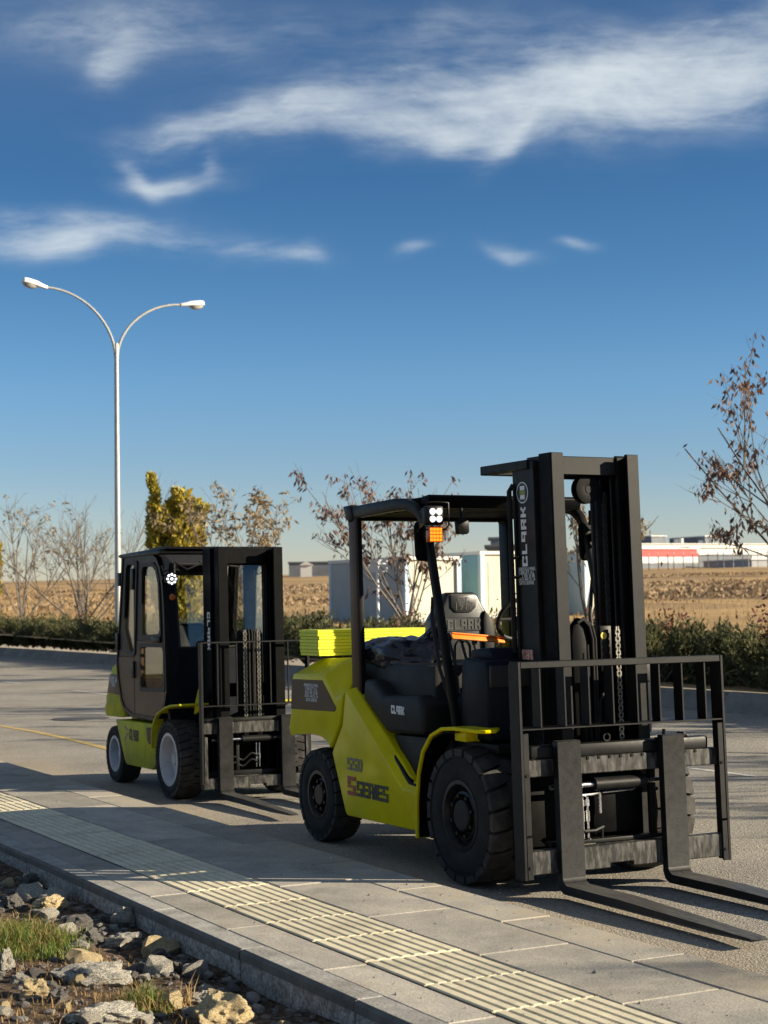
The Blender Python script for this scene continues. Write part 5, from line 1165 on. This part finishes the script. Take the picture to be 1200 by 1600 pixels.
def far_at(px, d): 
    v = fwd + rt*((px-600)/2625.6) - upv*((930-800)/2625.6); h_ = hypot(v.x, v.y); return Vector((v.x*d/h_, v.y*d/h_, 0))
def far_block(px0, px1, d, z0, z1, m, name, label, cat='building', depth=16, strips=(), wins=0, roofm=None, turn=0.75):
    a = far_at(px0, d); b = far_at(px1, d); b = far_at(px1, d+turn*(b-a).length); u = b-a; L = u.length; ang = atan2(u.y, u.x)
    g = 0 if z0 is None else z0
    o = empty(name, (a.x, a.y, 0), ang); tag(o, label, cat)
    MB().box(0, L, 0, depth, g, z1).build('wall', m, o, smooth=False)
    for s0, s1, sm in strips: MB().box(-.05, L+.05, -.25, -.02, s0, s1).build('cladding_band', sm, o, smooth=False)
    if wins:
        me = MB().box(0, L/wins*.55, -.15, -.01, 0, (z1-g)*.22).mesh('window', WINM, smooth=False)
        for k in range(wins): link('window', me, o, (L/wins*(k+.2), 0, g+(z1-g)*.45))
    MB().box(-.3, L+.3, -.3, depth, z1+.001, z1+.25).build('roof', roofm or WHITEB, o, smooth=False)
    return o
# pixel rows turned to heights at their distance
def zr(y, d, x=1100): 
    hor = 941-(x-600)*.01546; return CAM_Z+(hor-y)*d/2625.6
d = 330
far_block(960, 1240, 420, 0, zr(849, 420), WHITEB, 'factory_hall', 'long white factory hall spanning the skyline at right', strips=((zr(862, 420), zr(856, 420), GREYB),), wins=24)
far_block(985, 1091, d, zr(893, d), zr(857, d), REDB, 'factory', 'red and white factory front beyond the right-hand field', strips=((zr(879, d), zr(869, d), WHITEB), (zr(893, d), zr(879.3, d), DARKB), (zr(868.8, d), zr(863, d), REDB)))
far_block(990, 1056, d+12, zr(880, d), zr(853, d), REDB, 'factory_annex', 'low red roof block behind the red and white factory', wins=7)
far_block(1080, 1170, 365, 0, zr(857, 365), mat('cream_cladding', (.62, .58, .47), .6), 'warehouse', 'pale cream warehouse right of the red factory', strips=((zr(880, 365), zr(862, 365), GREYB),), wins=9)
far_block(1090, 1230, 340, 0, zr(868, 340), DARKB, 'depot', 'dark grey depot building near the right edge of the picture', strips=((zr(866, 340), zr(860, 340), WHITEB),), wins=10)
far_block(1176, 1260, 325, 0, zr(877, 325), GREYB, 'shed', 'low grey shed with a white roof edge at the right border', strips=((zr(876, 325), zr(871, 325), WHITEB),))
far_block(1020, 1042, 450, 0, zr(838, 450), DARKB, 'plant_room', 'small dark plant room above the red factory roof', wins=3)
far_block(1104, 1112, 452, 0, zr(840, 452), DARKB, 'plant_room', 'small dark roof tower above the cream warehouse')
for k, (px, y) in enumerate(((1059, 843), (1066, 842), (1097, 846), (1113, 842))):
    q = far_at(px, 440); o = MB().tube([(0, 0, 0), (0, 0, zr(y, 440))], .62, 10).build('chimney', WHITEB, None); o.location = q; tag(o, ['left of the pair of white chimneys above the red factory', 'right of the pair of white chimneys above the red factory', 'short white chimney between the two dark roof towers', 'white chimney beside the dark roof tower'][k], 'chimney')
far_block(762, 812, 200, 0, zr(855, 200, 750), DARKB, 'dark_building', 'dark low building behind the cabins left of the mast', depth=10, roofm=DARKB, wins=6, turn=0)
far_block(768, 786, 205, 0, zr(843, 205, 750), DARKB, 'dark_building', 'small dark block rising behind the cabins', depth=6, roofm=DARKB, turn=0)
far_block(452, 522, 400, 0, zr(879, 400, 490), DARKB, 'dark_building', 'dark distant block behind the white house left of the cabins', roofm=DARKB, wins=8, turn=0)
def house():
    a = far_at(470, 380); b = far_at(488, 380); u = b-a; L = u.length; o = empty('white_house', (a.x, a.y, zr(894, 380, 480)), atan2(u.y, u.x)); tag(o, 'tiny white gabled house on the far slope left of the cabins', 'house')
    h_ = zr(883, 380, 480)-zr(894, 380, 480)
    MB().box(0, L, 0, 5, -2, h_).build('wall', WHITEB, o, smooth=False)
    MB().pxz([(-.3, h_+.01), (L+.3, h_+.01), (L/2, h_+.9)], -.3, 5.3).build('roof', WHITEB, o, smooth=False)
house()
# chain link fence on the far slope
fe = empty('fence', (0, 0, 0)); tag(fe, 'thin post fence in front of the far factories', 'fence')
fm = MB().box(-.06, .06, -.06, .06, -1, 3.0).mesh('fence_post', GREYB, smooth=False); prev = None
for k in range(16):
    q = far_at(1015+k*13+ (k % 3)*2, 300); q.z = terr(q.x, q.y); link('fence_post', fm, fe, q)
    if prev is not None:
        for zz in (1.2, 2.4): MB().tube([prev+Vector((0, 0, zz)), q+Vector((0, 0, zz))], .025, 4).build('fence_rail', GREYB, fe)
    prev = q.copy()
# far hills
hv = []; hf = []; r = random.Random(9)
for k in range(121):
    a = YAW-.75+1.9*k/120; D_ = 3600; xx, yy = -cos(a)*D_, sin(a)*D_
    hgt = 58+16*noise.noise(Vector((k*.07, 0, 0)))+5*noise.noise(Vector((k*.3, 4, 0)))
    hv += [(xx*.9, yy*.9, -5), (xx, yy, hgt), (xx*1.3, yy*1.3, hgt*.8)]
for k in range(120):
    for j in range(2): hf.append((3*k+j, 3*k+j+1, 3*k+j+4, 3*k+j+3))
me = bpy.data.meshes.new('hills'); me.from_pydata(hv, [], hf); me.materials.append(HILLM)
tag(link('hills', me), 'faint low hills on the horizon', None, None, 'structure')

# ------------------------------------------------------------------ rocks, stones and grass in the near soil
def rock_mesh(seed, m, sub=3, jag=.35):
    bm = bmesh.new(); bmesh.ops.create_icosphere(bm, subdivisions=sub, radius=1); s = Vector((seed*3.1, seed*1.7, 0)); r = random.Random(seed)
    planes = [(rv(r), r.uniform(.50, .88)) for k in range(15)]
    for v in bm.verts:
        p = v.co.copy()
        for n, dd in planes:
            e = p.dot(n)-dd
            if e > 0: p -= n*e*.92
        p *= 1+jag*.40*noise.noise(p*1.6+s)+jag*.30*noise.noise(p*4+s)+jag*.16*noise.noise(p*9+s)
        v.co = p
    me = bpy.data.meshes.new('rock'); bm.to_mesh(me); bm.free(); me.materials.append(m)
    for p in me.polygons: p.use_smooth = True
    me.set_sharp_from_angle(angle=radians(28)); return me
def soilz(x, y): return -0.02+min(1, max(0, (3.1-y)/1.2))*0.05+0.035*noise.noise(Vector((x*1.1, y*1.1, 0)))+0.03*noise.noise(Vector((x*3.3, y*3.3, 2)))
def wpt(px, py, z=.03):
    v = fwd + rt*((px-600)/2625.6) - upv*((py-800)/2625.6); t = (z-CAM_Z)/v.z; return (v.x*t, v.y*t)
ROCKS = [(82, 1412, 27, 19, ROCKY, 'tan rock lit on top beside the grass, nearest the kerb corner'), (193, 1437, 19, 20, ROCKM, 'upright grey stone leaning by the kerb with a pale tip'),
         (192, 1466, 30, 15, ROCKM, 'flat grey stone lying below the upright one'), (120, 1447, 32, 14, ROCKD, 'dark flat rock in the shade behind the grass'),
         (150, 1520, 55, 19, ROCKM, 'wide pitted pale rock in the middle of the soil'), (52, 1553, 24, 18, ROCKY, 'yellow ochre rock at the lower left'),
         (345, 1580, 50, 30, ROCKY, 'large pale ochre boulder at the bottom by the kerb'), (318, 1548, 22, 13, ROCKM, 'whitish stone behind the large ochre boulder'),
         (165, 1583, 52, 20, ROCKM, 'rough white rock at the bottom edge'), (8, 1508, 14, 22, ROCKM, 'white stone cut off by the left edge'), (285, 1505, 20, 12, ROCKD, 'dark brown stone near the kerb'),
         (250, 1478, 22, 12, ROCKD, 'grey stone tucked against the kerb face'), (142, 1468, 24, 15, ROCKD, 'dark jagged stone between grass and kerb'), (20, 1405, 22, 12, ROCKD, 'dark stone at the left under the kerb'),
         (45, 1372, 17, 12, ROCKD, 'small dark rock in the kerb shadow at far left'), (232, 1577, 12, 9, ROCKM, 'small white stone beside the grass tuft'), (272, 1548, 12, 9, ROCKM, 'small pale stone right of the grass tuft'),
         (92, 1560, 18, 12, ROCKD, 'brown stone right of the ochre rock'), (215, 1505, 26, 10, ROCKD, 'low grey rock behind the pitted one'), (35, 1530, 16, 10, ROCKM, 'small tan stone above the ochre rock')]
for k, (px, py, wx, hz, m, lab) in enumerate(ROCKS):
    x, y = wpt(px, py); dist = hypot(hypot(x, y), CAM_Z); s = dist/2625.6
    o = link('rock', rock_mesh(100+k, m, 4, .75), None, (x, y, soilz(x, y)+hz*s*.35), random.Random(k).uniform(0, 6)); o.scale = (wx*s*1.18, wx*s*1.0, hz*s*1.2); tag(o, lab, 'rock')
def rubble():
    r = random.Random(77); vs = []; fs = []; base = []
    for sd in range(5):
        bm = bmesh.new(); bmesh.ops.create_icosphere(bm, subdivisions=1, radius=1)
        rr = random.Random(sd)
        for v in bm.verts: v.co *= rr.uniform(.6, 1.1)
        base.append(([v.co.copy() for v in bm.verts], [[v.index for v in f.verts] for f in bm.faces])); bm.free()
    for k in range(2600):
        x = r.uniform(-13.5, -5.2); y = 3.09-abs(r.gauss(0, .9)); 
        if y < .6: continue
        s = .008+.03*r.random()**3; V, F = base[r.randrange(5)]; b = len(vs); a = r.uniform(0, 6.28); z = soilz(x, y)
        for v in V: vs.append((x+s*(v.x*cos(a)-v.y*sin(a))*1.3, y+s*(v.x*sin(a)+v.y*cos(a)), z+s*v.z*.7))
        fs += [tuple(b+i for i in f) for f in F]
    me = bpy.data.meshes.new('gravel'); me.from_pydata(vs, [], fs); me.materials.append(ROCKD); tag(link('gravel', me), 'small stones scattered over the dark soil', None, None, 'stuff')
rubble()
def grass(name, cx, cy, rx, ry, n, hmin, hmax, m, label, seed):
    r = random.Random(seed); vs = []; fs = []
    for k in range(n):
        a = r.uniform(0, 6.283); q = sqrt(r.random()); x = cx+rx*q*cos(a); y = cy+ry*q*sin(a); z = soilz(x, y); h = r.uniform(hmin, hmax)*(1-.4*q)*max(.25, .75+1.3*noise.noise(Vector((x*9, y*9, seed)))); a2 = r.uniform(0, 6.283); w = r.uniform(.0016, .0032)
        lx, ly = r.gauss(0, .5)*h, r.gauss(0, .5)*h; b = len(vs)
        vs += [(x-cos(a2)*w, y-sin(a2)*w, z-.01), (x+cos(a2)*w, y+sin(a2)*w, z-.01), (x+lx*.4+cos(a2)*w*.8, y+ly*.4+sin(a2)*w*.8, z+h*.6), (x+lx*.4-cos(a2)*w*.8, y+ly*.4-sin(a2)*w*.8, z+h*.6), (x+lx, y+ly, z+h*.95)]
        fs += [(b, b+1, b+2, b+3), (b+3, b+2, b+4)]
    me = bpy.data.meshes.new(name); me.from_pydata(vs, [], fs); me.materials.append(m); tag(link(name, me), label, None, None, 'stuff')
gx, gy = wpt(58, 1478); grass('green_grass', gx, gy, .32, .26, 1500, .05, .17, GRASSM, 'green grass patch among the stones at lower left', 1)
gx, gy = wpt(10, 1470); grass('green_grass', gx, gy, .30, .30, 900, .05, .16, GRASSM, 'green grass at the left picture edge', 2)
gx, gy = wpt(232, 1562); grass('green_grass', gx, gy, .14, .11, 420, .04, .14, GRASSM, 'small green grass tuft near the bottom edge', 3)
for k, (px, py) in enumerate(((50, 1470), (20, 1475), (225, 1560))):
    gx, gy = wpt(px, py); grass('dry_grass', gx, gy, .30 if k < 2 else .15, .22, 420, .05, .15, STRAW, 'straw blades mixed into the green grass', 40+k)
for k, (px, py, rx) in enumerate(((30, 1440, .35), (100, 1515, .4), (200, 1550, .35), (300, 1590, .3), (160, 1500, .35), (60, 1580, .4), (120, 1395, .2))):
    gx, gy = wpt(px, py); grass('dry_grass', gx, gy, rx, .22, 240, .02, .07, STRAW, 'dry straw grass between the stones', 10+k)

def loose():
    r = random.Random(31); ms = [rock_mesh(300+k, m, 2, .8) for k, m in enumerate((ROCKM, ROCKM, ROCKM, ROCKY, ROCKD, ROCKD))]
    for k in range(135):
        x = r.uniform(-12.2, -5.6); y = 3.07-abs(r.gauss(0, .65)); s_ = r.uniform(.022, .06) if k % 4 else r.uniform(.06, .105)
        o = link('stone', ms[r.randrange(6)], None, (x, y, soilz(x, y)+s_*.25), r.uniform(0, 6)); o.scale = (s_*r.uniform(.9, 1.5), s_, s_*r.uniform(.55, .9))
        tag(o, 'small loose stone lying among the rocks on the soil', 'stone', 'loose stones on the soil strip')
loose()
def debris():
    r = random.Random(8); vs = []; fs = []
    for k in range(700):
        if r.random() < .45: x = r.uniform(-14, -4); y = 4.78+abs(r.gauss(0, .35)); z = .001
        else: x = r.uniform(-14, -4); y = r.uniform(3.26, 4.78); z = H
        s_ = r.uniform(.002, .0065)*(1 if r.random() < .94 else 2); b = len(vs)
        vs += [(x+s_, y, z), (x-s_*.6, y+s_*.8, z), (x-s_*.5, y-s_*.9, z), (x+s_*.1, y+.1*s_, z+s_*1.1)]; fs += [(b, b+1, b+3), (b+1, b+2, b+3), (b+2, b, b+3)]
    me = bpy.data.meshes.new('grit'); me.from_pydata(vs, [], fs); me.materials.append(ROCKM); tag(link('grit', me), 'fine grit and pebbles scattered over pavement and road edge', None, None, 'stuff')
debris()

def scrub():
    r = random.Random(15); vs = []; fs = []
    for k in range(22000):
        d = r.uniform(105, 235); a = YAW+r.uniform(-.32, .30); x, y = -cos(a)*d, sin(a)*d
        if y < 24 or noise.noise(Vector((d*.045, a*2.2, 7)))+.5*noise.noise(Vector((x*.05, y*.05, 3))) < -.02+r.uniform(-.15, .15): continue
        z = terr(x, y); h = r.uniform(.08, .34); w = r.uniform(.12, .34); a2 = r.uniform(0, 6.28); b = len(vs)
        vs += [(x-cos(a2)*w, y-sin(a2)*w, z-.05), (x+cos(a2)*w, y+sin(a2)*w, z-.05), (x+r.uniform(-.2, .2), y+r.uniform(-.2, .2), z+h)]; fs.append((b, b+1, b+2))
    me = bpy.data.meshes.new('scrub'); me.from_pydata(vs, [], fs); me.materials.append(mat('dry_scrub', (.32, .225, .13), .9, col2=(.20, .14, .085), vscale=.3, trans=.2)); tag(link('scrub', me), 'brown scrub in bands across the far field', None, None, 'stuff')
scrub()
